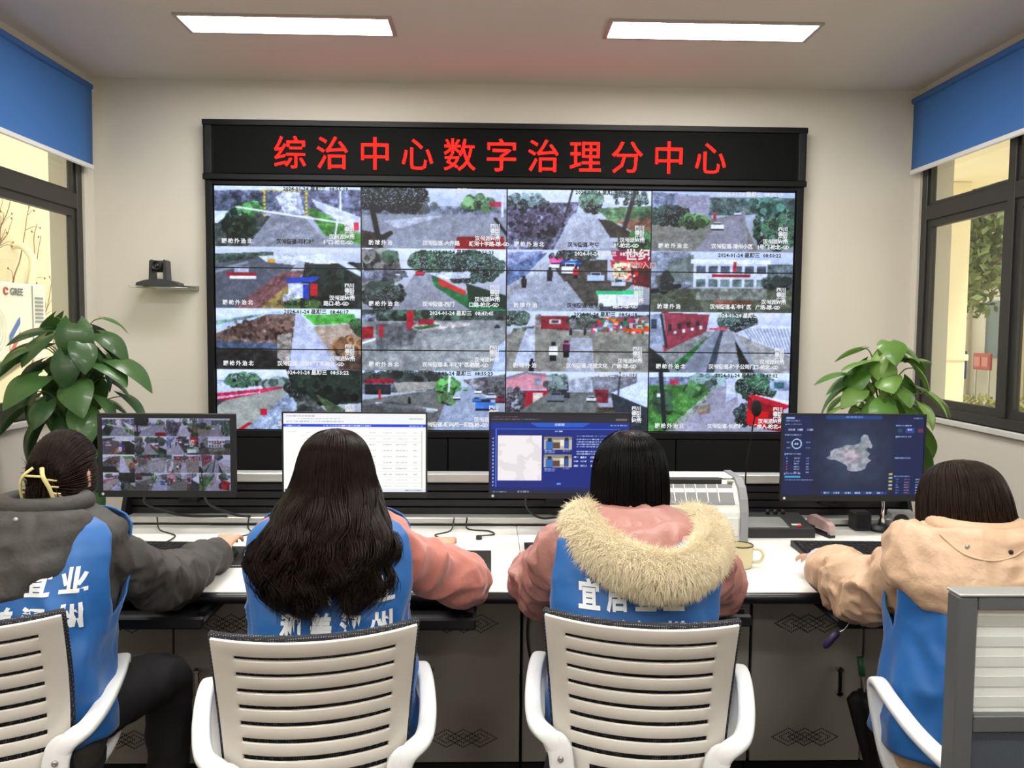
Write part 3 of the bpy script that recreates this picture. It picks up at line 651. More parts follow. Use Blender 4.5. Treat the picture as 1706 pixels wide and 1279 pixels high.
# overlay captions of the sixteen camera pictures
names = [['邓槐村', '大件路', '联华', '漳州小区'], ['向阳', '西门', '连花巷', '新丰社区'], ['龙居村丁字口', '新丰镇社区小学', '龙居文化', '种子公司门'], ['向阳', '顺兴苑一期正', '南街', '长虎村']]
tails = [['村口-枪北-GD', '顺河十字路-球-GD', '村-枪北-GD', '1号门-枪北-GD'], ['路口-枪-GD', '口路-枪北-GD', '路口-球-GD', '广场-球-GD'], ['-枪北-GD', '-枪北-GD', '广场-球-GD', '口-枪北-GD'], ['-枪-GD', '口-枪-GD', '-枪-GD', '残疾人-枪北-GD']]
kinds = [['圆枪外治北', '助球外治', '圆枪外治北', '圆枪外治北'], ['圆枪外治北', '圆枪外治北', '助球外治', '助球外治'], ['圆枪外治北', '圆枪外治北', '助球外治', '圆枪外治北'], ['', '', '', '圆枪外治北']]
times = [['08:55:19', '08:53:24', '08:52:19', '08:52:19'], ['08:54:41', '08:51:33', '08:50:24', '08:50:22'], ['08:46:17', '08:47:45', '08:56:18', '08:55:40'], ['08:53:22', '08:55:23', '08:56:13', '08:49:02']]
fh_m = PH*3/4
for r in range(4):
    for c in range(4):
        x0 = PX0+c*PW; zt = PZ0+3*PH-r*fh_m
        def cap(s, u, v, size, m, sp=1.0, off=.0012):
            z = zt-v*fh_m; rr = 2-min(2, int((z-PZ0)/PH))
            o = text_plane(s, (x0+u*PW, PY-.003, z), (1, 0, 0), (0, 0, 1), m, 'caption', panels[(rr, c)], size, off, res=1, space=sp)
        dark = (r + c) % 2 == 0
        cap('2024-01-24 星期三  '+times[r][c], .47, .075, .036, M_capd if dark else M_cap, 1.05)
        if kinds[r][c]: cap(kinds[r][c], .05, .93, .036, M_cap, 1.45)
        cap('汉州街道-'+names[r][c], .42, .93, .036, M_cap if (c % 2 or r > 1) else M_capd, .98)
        cap(tails[r][c], .74, .935, .036, M_cap, .95)
        cap('汉州派出所', .78, .845, .036, M_cap, 1.0)
        cap('四川\n德阳\n广汉', .885, .64, .034, M_cap)
        if (r, c) == (1, 2): cap('世纪', .82, .13, .085, emit_mat('shop_sign_light', '#f3e6e8', .85), 1.2, .003); cap('超市/入口', .83, .27, .05, emit_mat('shop_sign_red', '#e9c9c4', .7))

# LED name board above the video wall
led = thing('led_sign', 'black LED board with red Chinese characters above the video wall', 'sign', (.11, 5.98, zb+.03))
lx0, lx1, lz0, lz1 = xa-.062, xb+.062, zb+.032, 3.02
B((lx0, 5.95, lz0), (lx1, 6.05, lz1), .006).build('case', M_blackm, led)
M_ledface = mat('led_face', '#070908', 0.75, vary=0.25, vscale=1.2, spec=.15)
B((lx0+.075, 5.936, lz0+.045), (lx1-.075, 5.95, lz1-.045)).build('face', M_ledface, led)
fr = MB(); fr.box((lx0, 5.93, lz0), (lx1, 5.95, lz0+.04), .004); fr.box((lx0, 5.93, lz1-.04), (lx1, 5.95, lz1), .004); fr.build('rail', M_blackm, led)
for x in (lx0+.02, lx1-.06): B((x, 5.928, lz0+.04), (x+.042, 5.95, lz1-.04), .003).build('end_cap', mat('end_cap_grey', '#2a2a2c', .4, .4), led)
def led_mat():
    m = bpy.data.materials.new('led_red'); m.use_nodes = True; nt = m.node_tree; nt.nodes.clear()
    o = nt.nodes.new('ShaderNodeOutputMaterial'); e = nt.nodes.new('ShaderNodeEmission')
    tc = nt.nodes.new('ShaderNodeTexCoord'); sx = nt.nodes.new('ShaderNodeSeparateXYZ'); nt.links.new(tc.outputs['Object'], sx.inputs[0])
    acc = None
    for ax in (0, 2):       # rows and columns of single diodes
        mu = nt.nodes.new('ShaderNodeMath'); mu.operation = 'MULTIPLY'; mu.inputs[1].default_value = 2*PI/.0083
        cs = nt.nodes.new('ShaderNodeMath'); cs.operation = 'COSINE'
        nt.links.new(sx.outputs[ax], mu.inputs[0]); nt.links.new(mu.outputs[0], cs.inputs[0])
        if acc is None: acc = cs
        else:
            ad = nt.nodes.new('ShaderNodeMath'); ad.operation = 'ADD'; nt.links.new(acc.outputs[0], ad.inputs[0]); nt.links.new(cs.outputs[0], ad.inputs[1]); acc = ad
    mr = nt.nodes.new('ShaderNodeMapRange'); mr.inputs[1].default_value = -1.0; mr.inputs[2].default_value = 1.6; mr.inputs[3].default_value = .1; mr.inputs[4].default_value = 14.0
    nt.links.new(acc.outputs[0], mr.inputs[0]); nt.links.new(mr.outputs[0], e.inputs['Strength'])
    e.inputs['Color'].default_value = (1.0, 0.007, 0.005, 1); nt.links.new(e.outputs[0], o.inputs[0]); return m
M_led = led_mat()
for i, ch in enumerate('综治中心数字治理分中心'):
    xc = -1.385+i*.2915
    text_plane(ch, (xc-.118, 5.934, 2.712), (1, 0, 0), (0, 0, 1), M_led, 'character', led, .236, .001, sx=.98)

# wall shelf with the conference camera
M_steel = mat('brushed_steel', '#b4b2ac', 0.35, 0.8, vary=0.08, vscale=30, stretch=(1, 20, 20))
sh = thing('wall_shelf', 'small glass and steel wall shelf beside the video wall', 'shelf', (-2.25, 6.0, 1.86))
x0, x1 = -2.46, -2.07
B((x0+.09, 5.84, 1.868), (x1, 6.05, 1.876)).build('shelf_plate', glass_mat('shelf_glass', '#c9d6d0', 1.5), sh)
B((x0+.08, 6.03, 1.85), (x1+.01, 6.05, 1.885), .003).build('rail', M_steel, sh)
mb = MB(); mb.tube(spline([(x0+.1, 6.03, 1.866), (x0+.05, 5.9, 1.866), (x0, 5.85, 1.866), (x0-.005, 5.85, 1.885)], 14), .004, 8); mb.tube([(x0+.1, 5.845, 1.862), (x1, 5.845, 1.862)], .005, 8); mb.build('front_rod', M_steel, sh, True)
M_cam = mat('camera_grey', '#35363a', 0.4)
pc = thing('conference_camera', 'dark grey pan tilt camera standing on the small wall shelf', 'camera', (-2.28, 5.93, 1.876))
cx, cy, cz = -2.285, 5.93, 1.876
prof = [(-.145, 0), (.145, 0), (.14, .02), (.1, .034), (.04, .046), (-.04, .046), (-.1, .034), (-.14, .02)]
MB().prism(prof, (cx, cy-.065, cz), (1, 0, 0), (0, 0, 1), (0, .12, 0)).build('base', M_cam, pc)
for s in (-1, 1): MB().prism([(0, .03), (s*.026, .03), (s*.02, .17), (s*.006, .18), (0, .175)], (cx+s*.037, cy-.045, cz), (1, 0, 0), (0, 0, 1), (0, .085, 0)).build('fork_arm', M_cam, pc)
RX = np.array(Matrix.Rotation(PI/2, 3, 'X'))
MB().box((cx-.038, cy-.03, cz+.095), (cx+.038, cy+.04, cz+.175), .018).build('head', M_cam, pc)
ln = MB().lathe([(.0, 0), (.034, .0), (.036, .02), (.034, .045), (.028, .05), (.024, .043), (.001, .04)], (cx, cy-.025, cz+.137), 24, RX).build('lens_barrel', M_blackp, pc, True)
MB().lathe([(.001, 0), (.022, 0), (.018, .006), (.001, .009)], (cx, cy-.062, cz+.137), 20, RX).build('lens', mat('lens_glass', '#0a0a12', .05, coat=1.0), pc, True)
# ------------------------------------------------------------------ control desk
M_top = mat('white_laminate', '#e9e8e4', 0.3, vary=0.015, vscale=3)
M_edge = mat('black_edge', '#16171a', 0.28, spec=0.6)
M_cab = mat('grey_cabinet', '#98948a', 0.45, 0.1, vary=0.03, vscale=4)
M_alu = mat('aluminium', '#c9c9c4', 0.3, 0.6, vary=0.04, vscale=25, stretch=(1, 20, 20))
M_chrome = mat('chrome', '#d8d4cc', 0.12, 1.0)
M_hole = mat('hole_black', '#0b0b0b', 0.9)
DY0, DY1, DZ = 2.67, 3.60, 0.75
for x0, x1, lab in ((-1.56, .119, 'white worktop section of the control desk beside the leafier dark plant'), (.121, 1.80, 'white worktop section of the control desk carrying the printer and the mug')):
    t = thing('desk_worktop', lab, 'worktop', ((x0+x1)/2, DY0, DZ-.04), group='worktops of the control desk')
    B((x0, DY0+.012, DZ-.03), (x1, DY1, DZ), .002).build('top_board', M_top, t)
    n = 8; prof = [(.012, -.001)]+[(.012-.018*math.sin(PI*k/n), -.019+.018*math.cos(PI*k/n)) for k in range(n+1)]+[(.012, -.04), (.05, -.04), (.05, -.031)]
    MB().prism([(p[0], p[1]) for p in prof], (x0, DY0, DZ), (0, 1, 0), (0, 0, 1), (x1-x0, 0, 0)).build('edge_strip', M_edge, t, .6)
# cabinets under the worktop: four units, two doors each
def vent_holes():
    pts = set()
    for c in (-.059, 0, .059):
        for sc in (1, .52):
            for k in range(int(9*sc)+1):
                q = k/int(9*sc)
                for sx in (-1, 1):
                    for sy in (-1, 1): pts.add((round(c+sx*.0593*sc*q, 4), round(sy*.032*sc*(1-q), 4)))
    return sorted(pts)
VH = vent_holes()
cabx = [-1.49, -.687, .117, .925, 1.73]
cl = ['grey steel cabinet under the desk at the worktop end by the leafier plant', 'grey steel cabinet under the desk in front of the long-haired person', 'grey steel cabinet under the desk in front of the fur-hooded person', 'grey steel cabinet under the desk beside the umbrella-like black bag']
cl[3] = 'grey steel cabinet under the desk by the person in the beige jacket'
for i in range(4):
    x0, x1 = cabx[i]+.002, cabx[i+1]-.002
    cb = thing('desk_cabinet', cl[i], 'cabinet', ((x0+x1)/2, 2.9, 0), group='cabinets under the control desk')
    B((x0, 2.905, .06), (x1, 3.52, .708)).build('body', M_hole if False else M_blackm, cb)
    B((x0+.002, 2.93, 0), (x1-.002, 3.5, .06)).build('plinth', M_blackp, cb)
    xm = (x0+x1)/2
    for s, (a, b) in enumerate(((x0+.003, xm-.003), (xm+.003, x1-.003))):
        d = B((a, 2.882, .075), (b, 2.903, .706), .0025).build('door', M_cab, cb)
        hx = b-.085 if s == 0 else a+.082
        h = MB(); h.box((hx-.008, 2.858, .318), (hx+.008, 2.866, .424), .003)
        for z in (.322, .408): h.box((hx-.012, 2.856, z), (hx+.012, 2.882, z+.012), .003)
        h.build('handle', M_chrome, d)
        pc_ = (a+b)/2
        for zc in (.575, .163):
            v = MB()
            for q in VH: v.lathe([(.0024, 0), (.0024, .0012)], (pc_+q[0], 2.8815, zc+q[1]), 6, RX)
            o = v.build('vent_holes', M_hole, d); o['kind'] = 'stuff'
# keyboard trays
for x0, x1, y, lab in ((-1.45, -.877, 2.56, 'black pull-out tray under the desk by the person with the hair clip'), (-.6, -.038, 2.55, 'black pull-out tray under the desk at the long-haired person'),
                    (.24, .831, 2.58, 'black pull-out tray under the desk at the fur-hooded person'), (1.1, 1.66, 2.56, 'black pull-out tray under the desk with keys dangling from it')):
    t = thing('keyboard_tray', lab, 'tray', ((x0+x1)/2, y, .675), group='pull-out trays of the desk')
    B((x0, y, .676), (x1, y+.29, .694), .005).build('board', M_blackp, t)
    B((x0, y-.002, .67), (x1, y+.018, .708), .006).build('front_lip', M_blackp, t)
    for x in (x0+.01, x1-.03): B((x, y+.05, .694), (x+.02, y+.29, .7098)).build('runner', M_blackm, t)
# riser with slatted back rail
rs = thing('desk_riser', 'black slatted rail with silver edges along the back of the desk', 'rail', (.1, 3.66, DZ))
rx0, rx1 = -1.575, 1.86
B((rx0+.02, 3.602, .757), (rx1-.02, 3.70, .785), .004).build('lower_rail', M_alu, rs)
B((rx0, 3.664, .926), (rx1, 3.735, .966), .005).build('upper_rail', M_alu, rs)
B((rx0+.02, 3.604, .7502), (rx1-.02, 3.72, .7568)).build('base_strip', M_blackp, rs)
M_slat = mat('black_slat', '#1b1b1e', 0.38, 0.3, vary=0.1, vscale=14)
for k in range(4):
    z = .7862+k*.0347
    MB().prism([(0, 0), (.0, .026), (.012, .033), (.03, .033), (.03, 0)], (rx0+.02, 3.672, z), (0, 1, 0), (0, 0, 1), (rx1-rx0-.04, 0, 0)).build('slat', M_slat, rs)
B((rx0+.02, 3.704, .7862), (rx1-.02, 3.73, .9255)).build('back_panel', M_blackp, rs)
for x in (rx0, rx1-.018): MB().prism([(0, -.04), (0, .01), (.09, .21), (.15, .21), (.15, -.04)], (x, 3.602, DZ+.0002+.04 if False else DZ+.041), (0, 1, 0), (0, 0, 1), (.018, 0, 0)).build('end_plate', M_blackm, rs)

# ------------------------------------------------------------------ monitors
SW, SH = 236, 132
sU, sV = np.meshgrid((np.arange(SW)+.5)/SW, (np.arange(SH)+.5)/SH)
class Page:
    def __init__(s, col, seed=0): s.im = np.ones((SH, SW, 3))*np.array(lin2(col)); s.rng = np.random.default_rng(seed)
    def r(s, x0, y0, x1, y1, col, a=1.0):
        m = (sU >= x0) & (sU < x1) & (sV >= y0) & (sV < y1); s.im[m] = s.im[m]*(1-a)+np.array(lin2(col))*a; return s
    def poly(s, pts, col, a=1.0, tex=0):
        m = pmask(pts, sU, sV); c = np.array(lin2(col))*(1+tex*(fbm(np.stack([sU*40, sV*24, sU*0], -1), 3, 3)-.5)[..., None]*2)
        s.im = np.where(m[..., None], s.im*(1-a)+c*a, s.im); return s
    def words(s, x, y, w, h, col, a=.8):       # a line of print too small to read
        q = x
        while q < x+w:
            d = .008+s.rng.random()*.02; s.r(q, y, min(q+d, x+w), y+h, col, a*(.5+.5*s.rng.random())); q += d+.005
        return s
def page_table():
    p = Page('#f6f6f2', 2).r(0, 0, 1, .13, '#eceef2').words(.02, .03, .2, .012, '#8a8f98').words(.1, .065, .3, .012, '#777d88').words(.02, .1, .4, .01, '#9aa0aa').r(.88, .06, .98, .075, '#b9a77a', .6)
    p.r(0, .135, 1, .175, '#2746d2').words(.02, .15, .1, .014, '#dfe6ff').words(.28, .15, .34, .013, '#e8edff', .9).words(.88, .15, .1, .013, '#cfd8ff')
    p.r(0, .18, 1, .2, '#e4e8f2').words(.03, .225, .06, .012, '#8a8d92', .6)
    for i, y in enumerate(np.arange(.24, .94, .075)):
        for x, w in ((.16, .03), (.25, .05), (.36, .06), (.49, .04), (.6, .05), (.7, .06), (.79, .08), (.91, .03)):
            p.words(x, y, w, .012, '#7d8188', .5)
        p.r(.12, y+.04, .97, y+.045, '#dfe1e2')
    p.r(.965, .22, .975, .95, '#c9c9c4').r(0, .955, 1, 1, '#dfe3ec').r(.01, .965, .03, .99, '#333').words(.85, .97, .12, .012, '#6d7179')
    return p.im
def page_case():
    p = Page('#0d2266', 3).r(0, 0, 1, .11, '#23252f').words(.02, .035, .18, .012, '#b05a5a').words(.01, .065, .35, .012, '#9a96a8').r(.9, .06, .98, .08, '#8d8470', .7)
    p.r(0, .11, 1, .2, '#0f2f8c').poly([(.28, .11), (.72, .11), (.66, .17), (.34, .17)], '#2358c4').words(.46, .125, .07, .03, '#e8f0ff', 1).words(.86, .14, .12, .015, '#cdd8f6')
    p.r(.04, .19, .93, .92, '#12287a').r(.04, .19, .93, .195, '#4a6ad0').r(.04, .19, .045, .92, '#4a6ad0').r(.925, .19, .93, .92, '#4a6ad0').words(.46, .21, .06, .016, '#e8f0ff', 1)
    p.r(.055, .27, .37, .835, '#ece6e8')
    p.im = np.where(((sU > .06) & (sU < .365) & (sV > .275) & (sV < .83))[..., None], p.im*(1-.06*(fbm(np.stack([sU*14, sV*9, sU*0], -1), 3, 5) > .6)[..., None]), p.im)
    for y in (.285, .51):
        p.r(.385, y, .585, y+.16, '#b9b2a6').r(.385, y, .585, y+.04, '#8a8578').r(.4, y+.05, .45, y+.16, '#2f6cb4').r(.45, y+.07, .5, y+.15, '#5a4334').r(.53, y+.03, .565, y+.15, '#2c4f8e').r(.5, y+.04, .53, y+.12, '#e4ddd0').r(.41, y+.02, .44, y+.06, '#2a221e').r(.535, y+.01, .56, y+.05, '#2a221e')
        p.words(.39, y+.17, .08, .014, '#cfd8f4').words(.39, y+.195, .07, .012, '#aab8e4').words(.52, y+.17, .05, .012, '#cfd8f4')
    p.r(.6, .265, .92, .268, '#3f62c8')
    for y in (.27, .31, .34, .37, .4, .46, .49): p.words(.62, y, .05, .014, '#cfd8f4').words(.66, y, .12, .014, '#e0e8ff').words(.79, y, .1, .013, '#aab8e4')
    for y in (.53, .58, .64): p.words(.6, y, .03, .018, '#e0e8ff', 1).words(.65, y, .04, .02, '#e0e8ff', 1).words(.72, y, .04, .02, '#e0e8ff', 1).words(.78, y, .03, .016, '#cfd8f4')
    p.r(.48, .86, .51, .89, '#5f8fe0').r(0, .945, 1, 1, '#1d2740').words(.02, .97, .1, .012, '#8a94ac').words(.2, .965, .08, .02, '#c0c8da')
    for y in np.arange(.3, .9, .045): p.r(.018, y, .024, y+.02, '#9fb4ea')
    return p.im
def page_map():
    p = Page('#0e1836', 4)
    n = fbm(np.stack([sU*16, sV*9, sU*0], -1), 4, 11); w = np.exp(-((sU-.5)/.26)**2-((sV-.5)/.45)**2)[..., None]
    p.im = p.im*(1-w)+w*np.stack([.13+.16*n, .18+.17*n, .27+.18*n], -1)
    pts = [(.31, .53), (.34, .5), (.34, .45), (.37, .42), (.42, .4), (.45, .37), (.51, .37), (.55, .34), (.55, .28), (.57, .24), (.6, .25), (.61, .3), (.635, .38), (.63, .41), (.6, .4), (.585, .43), (.62, .48), (.6, .53), (.63, .56), (.6, .6), (.59, .66), (.56, .69), (.5, .7), (.46, .68), (.46, .63), (.41, .58), (.37, .55), (.33, .55)]
    p.poly(pts, '#8f93a0', 1, .35).poly([(.42, .45), (.53, .42), (.56, .52), (.5, .6), (.44, .55)], '#b09aa2', .5, .4).poly([(.51, .38), (.6, .4), (.6, .48), (.53, .46)], '#7f9a92', .4, .3)
    p.r(0, 0, .2, 1, '#13204f', .7).r(.8, 0, 1, 1, '#13204f', .7).r(.02, .03, .08, .05, '#8fa4d8').words(.02, .07, .1, .014, '#c8d4f4').r(.3, 0, .7, .055, '#1e3f86', .8).words(.44, .015, .12, .02, '#6fa0e8', .8).words(.92, .03, .07, .012, '#8fa0c8')
    for y in (.11, .24, .48, .72): p.r(.015, y, .025, y+.02, '#5fa8e8').words(.03, y, .1, .015, '#b8c8ee')
    for x in (.04, .1, .17): p.words(x, .175, .045, .022, '#d8e2fa')
    a = np.hypot((sU-.1)*1.78, sV-.36)
    p.im[(a > .052) & (a < .064)] = lin2('#9fc4e8'); p.words(.085, .345, .03, .03, '#d8e8fa', 1)
    for y in (.33, .4): p.words(.03, y, .03, .015, '#8fa4d8').words(.165, y, .03, .015, '#8fa4d8')
    for i, y in enumerate(np.arange(.53, .71, .035)): p.r(.03, y, .04, y+.015, '#9a4a5a' if i > 1 else '#6f8fd0').words(.085, y, .04, .015, '#c0ccee').words(.17, y, .02, .014, '#8fa4d8')
    p.r(.02, .76, .13, .78, '#3f9ac8').words(.02, .8, .2, .014, '#b8c8ee')
    for y in (.12, .26, .52, .75): p.r(.795, y, .803, y+.018, '#5fa8e8').words(.805, y, .1, .015, '#b8c8ee')
    p.r(.81, .17, .845, .21, '#25405a').r(.865, .16, .93, .22, '#2a3f8c').words(.88, .17, .03, .02, '#e0e8fa', 1).r(.955, .165, .99, .215, '#6a2a44')
    for y in np.arange(.79, .98, .033): p.words(.81, y, .02, .014, '#6f8fd0').words(.87, y, .035, .016, '#b07a9a').words(.95, y, .03, .014, '#a8b8e8')
    for k, y in enumerate(np.arange(.72, .9, .045)): p.r(.76, y, .785, y+.025, ('#c0a84a', '#8fb4c8')[k % 2])
    p.r(.28, .945, .75, .985, '#1a3a78', .8)
    for x in (.3, .37, .45, .52, .6, .68): p.words(x, .955, .04, .02, '#a8c4ee', .9)
    return p.im
def page_feeds():
    im = WALL_IMG[::3, ::4].astype(float)*.0
    yy = np.linspace(0, WALL_IMG.shape[0]-1.01, SH); xx = np.linspace(0, WALL_IMG.shape[1]-1.01, SW)
    b = WALL_IMG.copy()
    for ax in (0, 1): b = (np.roll(b, 1, ax)+b+np.roll(b, -1, ax))/3
    im = b[yy.astype(int)][:, xx.astype(int)]
    return np.clip((im-.05)*np.array([.80, .74, .8])*.75+.25*im.mean(-1, keepdims=True)*.7, 0, 1)
M_scr = screen_mat('monitor_display', 1.0)
def monitor(xl, xr, zb_, zt_, img, label, bez, chin, thick=.012, yaw=0.0):
    xc = (xl+xr)/2; w = xr-xl; Y = 3.4
    t = thing('computer_monitor', label, 'monitor', (xc, Y, DZ), yaw, 'monitors on the desk')
    h0, h1 = zb_-DZ, zt_-DZ; a = -w/2; b = w/2
    k = dict(world=False)
    B((a, .002, h0), (b, .002+thick, h1), .003).build('back_shell', M_blackp, t, **k)
    e = MB(); e.box((a, -.004, h0), (b, .002, h0+chin)); e.box((a, -.004, h1-bez), (b, .002, h1)); e.box((a, -.004, h0+chin), (a+bez, .002, h1-bez)); e.box((b-bez, -.004, h0+chin), (b, .002, h1-bez))
    e.build('bezel', M_blackp, t, **k)
    o = pixel_grid('screen', img, (a+bez, -.0005, h0+chin), (w-2*bez, 0, 0), (0, 0, h1-h0-bez-chin), M_scr, t)
    o.data.transform(Matrix.Translation(Vector(LOC[t.name])))
    B((-.13, .002+thick, h0+.05), (.13, .03+thick, h1-.1), .012).build('rear_housing', M_blackp, t, **k)
    B((-.03, .03+thick, h0+.1), (.03, .05+thick, h0+.2), .004).build('mount_plate', M_blackm, t, **k)
    m = MB().tube(spline([(0, .05+thick, h0+.15), (0, .14, h0+.13), (0, .2, h0+.03), (0, .22, .13)], 16), .016, 10); m.box((-.04, .255-.03, .09), (.04, .27, .16), .004)
    m.build('mount_arm', M_blackm, t, True, **k)
    lg = MB().lathe([(.001, 0), (.0055, 0), (.0055, .001), (.001, .001)], (a+.017, -.004, h0+chin*.5), 12, RX); lg.build('power_mark', mat('logo_grey', '#c9c9cc', .4), t, **k)
    return t
monitor(-1.569, -1.026, .912, 1.249, page_feeds(), 'desk monitor tiled with many small camera pictures', .017, .026, .03)
monitor(-.836, -.252, .914, 1.261, page_table(), 'desk monitor showing a white table page with a blue bar', .006, .022)
monitor(-.002, .576, .912, 1.264, page_case(), 'desk monitor showing a blue form page with a white panel', .006, .02)
monitor(1.195, 1.792, .905, 1.266, page_map(), 'desk monitor showing a pale district map on navy', .006, .024)

# ------------------------------------------------------------------ things on the desk
M_key = mat('key_black', '#1a1a1c', 0.45); M_kbb = mat('keyboard_body', '#141416', 0.5)
def keyboard(x, y, rz, w, d, label, mz=DZ):
    t = thing('keyboard', label, 'keyboard', (x, y, mz), rz, 'computer keyboards on the desk')
    MB().prism([(-d/2, 0), (-d/2, .01), (d/2, .022), (d/2, 0)], (-w/2, 0, .0005), (0, 1, 0), (0, 0, 1), (w, 0, 0)).build('case', M_kbb, t, world=False)
    k = MB(); nx, ny = 21, 6; kw = (w-.02)/nx; kd = (d-.03)/ny
    for i in range(nx):
        for j in range(ny):
            if i in (15, 19) and j > 0 and False: continue
            X = -w/2+.01+i*kw; Yk = -d/2+.015+j*kd; z = .011+.012*(Yk+d/2)/d
            if j == 0 and 4 <= i <= 8: continue
            k.box((X+.0012, Yk+.0012, z-.001), (X+kw-.0012, Yk+kd-.0012, z+.006), .0012)
    z = .011; k.box((-w/2+.01+4*kw+.001, -d/2+.0162, z), (-w/2+.01+9*kw-.001, -d/2+.015+kd-.0012, z+.0065), .001)
    o = k.build('keys', M_key, t, world=False); o['kind'] = 'stuff'
    return t
keyboard(1.42, 3.165, math.radians(-2), .45, .2, 'black keyboard under the sleeve of the beige jacket')
keyboard(-1.31, 3.165, math.radians(-3), .44, .15, 'black keyboard in front of the person with the hair clip')
keyboard(.36, 3.165, math.radians(2), .44, .15, 'black keyboard mostly hidden by the fur-hooded person')
M_pad = mat('mouse_pad', '#17171a', 0.85, bump=.1, bscale=400)
M_print = mat('pad_print', '#b9b9b9', .6)
for x0, x1, y0, y1, lab in ((-1.09, -.846, 2.955, 3.24, 'black mouse pad under the hand of the person with the hair clip'), (-.25, .009, 2.897, 3.184, 'black mouse pad by the hand of the long-haired person')):
    t = thing('mouse_pad', lab, 'mouse pad', ((x0+x1)/2, (y0+y1)/2, DZ), group='mouse pads')
    B((x0, y0, DZ+.0004), (x1, y1, DZ+.0034), .001).build('mat', M_pad, t)
    w = MB()
    for k in range(6): w.box((x1-.075+.01*k, y0+.012, DZ+.0034), (x1-.068+.01*k, y0+.02, DZ+.0037))
    o = w.build('print', M_print, t); o['kind'] = 'stuff'
def mouse(x, y, rz, label):
    t = thing('computer_mouse', label, 'mouse', (x, y, DZ+.0036), rz, 'computer mice')
    m = MB(); rings = []
    for v in np.linspace(0, 1, 9):
        yy = -.052+.104*v; h = .036*math.sin(PI*(.12+.8*v))**.7; w = .03*(1-.25*(2*v-1)**4)*(1 if 0 < v < 1 else .55)
        rings.append(np.array([[w*math.cos(a), yy, max(0.0005, h*max(0, math.sin(a)))] for a in np.linspace(0, 2*PI, 17)[:-1]]))
    m.loft(rings).build('shell', M_blackp, t, True, world=False)
    MB().lathe([(.001, -.003), (.008, -.003), (.008, .003), (.001, .003)], (0, .026, .027), 12, np.array(Matrix.Rotation(PI/2, 3, 'Y'))).build('wheel', M_kbb, t, world=False)
mouse(-.965, 3.11, .1, 'black mouse beneath the hand of the person with the hair clip')
mouse(-.16, 3.085, .15, 'black mouse beneath the hand of the long-haired person')
# cables
M_cable = mat('black_cable', '#141416', .5)
def cable(pts, r, label, n=40, name='cable', extra=None):
    t = thing(name, label, 'cable', tuple(pts[0]))
    MB().tube(spline(pts, n), r, 6).build('cord', M_cable, t, True)
    if extra is not None: extra(t)
z = DZ+.0046
cable([(-1.03, 3.6, z+.03), (-1.02, 3.55, z), (-.98, 3.42, z), (-1.12, 3.32, z), (-1.05, 3.30, z), (-.97, 3.172, z+.01)], .0028, 'thin black mouse cable looped behind the dark-sleeved hand')
cable([(-1.42, 3.6, z+.03), (-1.37, 3.5, z), (-1.27, 3.40, z), (-1.26, 3.25, z+.004)], .0028, 'thin black keyboard cable beside the dark grey sleeve')
cable([(-1.4, 3.44, .93), (-1.42, 3.5, .86), (-1.3, 3.57, .8), (-1.12, 3.596, .79)], .0055, 'thick black cable slanting below the monitor of camera pictures')
cable([(-1.17, 3.44, .93), (-1.16, 3.5, .86), (-1.08, 3.58, .8), (-1.02, 3.596, .79)], .0055, 'second thick black cable below the monitor of camera pictures, nearer the table-page monitor')
cable([(-.15, 3.6, z+.03), (-.16, 3.5, z), (-.22, 3.42, z), (-.19, 3.35, z), (-.165, 3.145, z+.01)], .0028, 'thin black mouse cable near the long-haired person')
def plug(t): B((-.052, 3.355, DZ+.001), (-.028, 3.39, DZ+.013), .003).build('plug', M_blackp, t)
cable([(-.095, 3.6, z+.03), (-.09, 3.53, z), (.0, 3.49, z), (.02, 3.43, z), (-.04, 3.39, z+.004)], .0032, 'short black cable ending in a plug on the white desk', extra=plug)
cable([(.15, 3.44, .93), (.16, 3.5, .85), (.22, 3.56, .795), (.3, 3.596, .79)], .0045, 'black cable hanging from the blue form monitor')
cable([(.15, 2.87, .68), (.135, 2.86, .55), (.15, 2.86, .44), (.17, 2.862, .4)], .004, 'black cable hanging down in front of the cabinet by the fur-hooded person',
      extra=lambda t: B((.16, 2.855, .36), (.18, 2.868, .402), .003).build('plug', M_blackp, t))

# laser printer
M_prn = mat('printer_white', '#dcdcd6', 0.4); M_prg = mat('printer_grey', '#85878a', 0.45)
px0, px1 = .66, 1.045
pr = thing('laser_printer', 'white and grey laser printer on the desk beside the fur-hooded person', 'printer', ((px0+px1)/2, 3.45, DZ))
side = [(0, 0), (0, .115), (.012, .15), (.05, .205), (.1, .232), (.25, .236), (.25, 0)]
MB().prism(side, (px0+.03, 3.34, DZ+.001), (0, 1, 0), (0, 0, 1), (px1-px0-.06, 0, 0)).build('body', M_prn, pr)
side2 = [(-.012, 0), (-.014, .12), (.0, .17), (.03, .215), (.09, .245), (.255, .248), (.255, 0)]
for x in (px0, px1-.03): MB().prism(side2, (x, 3.34, DZ+.001), (0, 1, 0), (0, 0, 1), (.03, 0, 0)).build('side_panel', M_prg, pr)
B((px0+.07, 3.44, DZ+.2375), (px1-.08, 3.57, DZ+.241)).build('output_slot', M_blackp, pr)
b = MB()
b.prism([(0, 0), (.055, .07), (.055, .075), (-.004, .004)], (px0+.05, 3.351, DZ+.148), (0, 1, 0), (0, 0, 1), (px1-px0-.1, 0, 0)); b.build('output_ramp', mat('ramp_grey', '#77797a', .5), pr)
for k in range(5): MB().prism([(0, 0), (.045, .058), (.045, .072), (-.006, .012)], (px0+.09+k*.045, 3.352, DZ+.152), (0, 1, 0), (0, 0, 1), (.004, 0, 0)).build('fin', M_prn, pr)
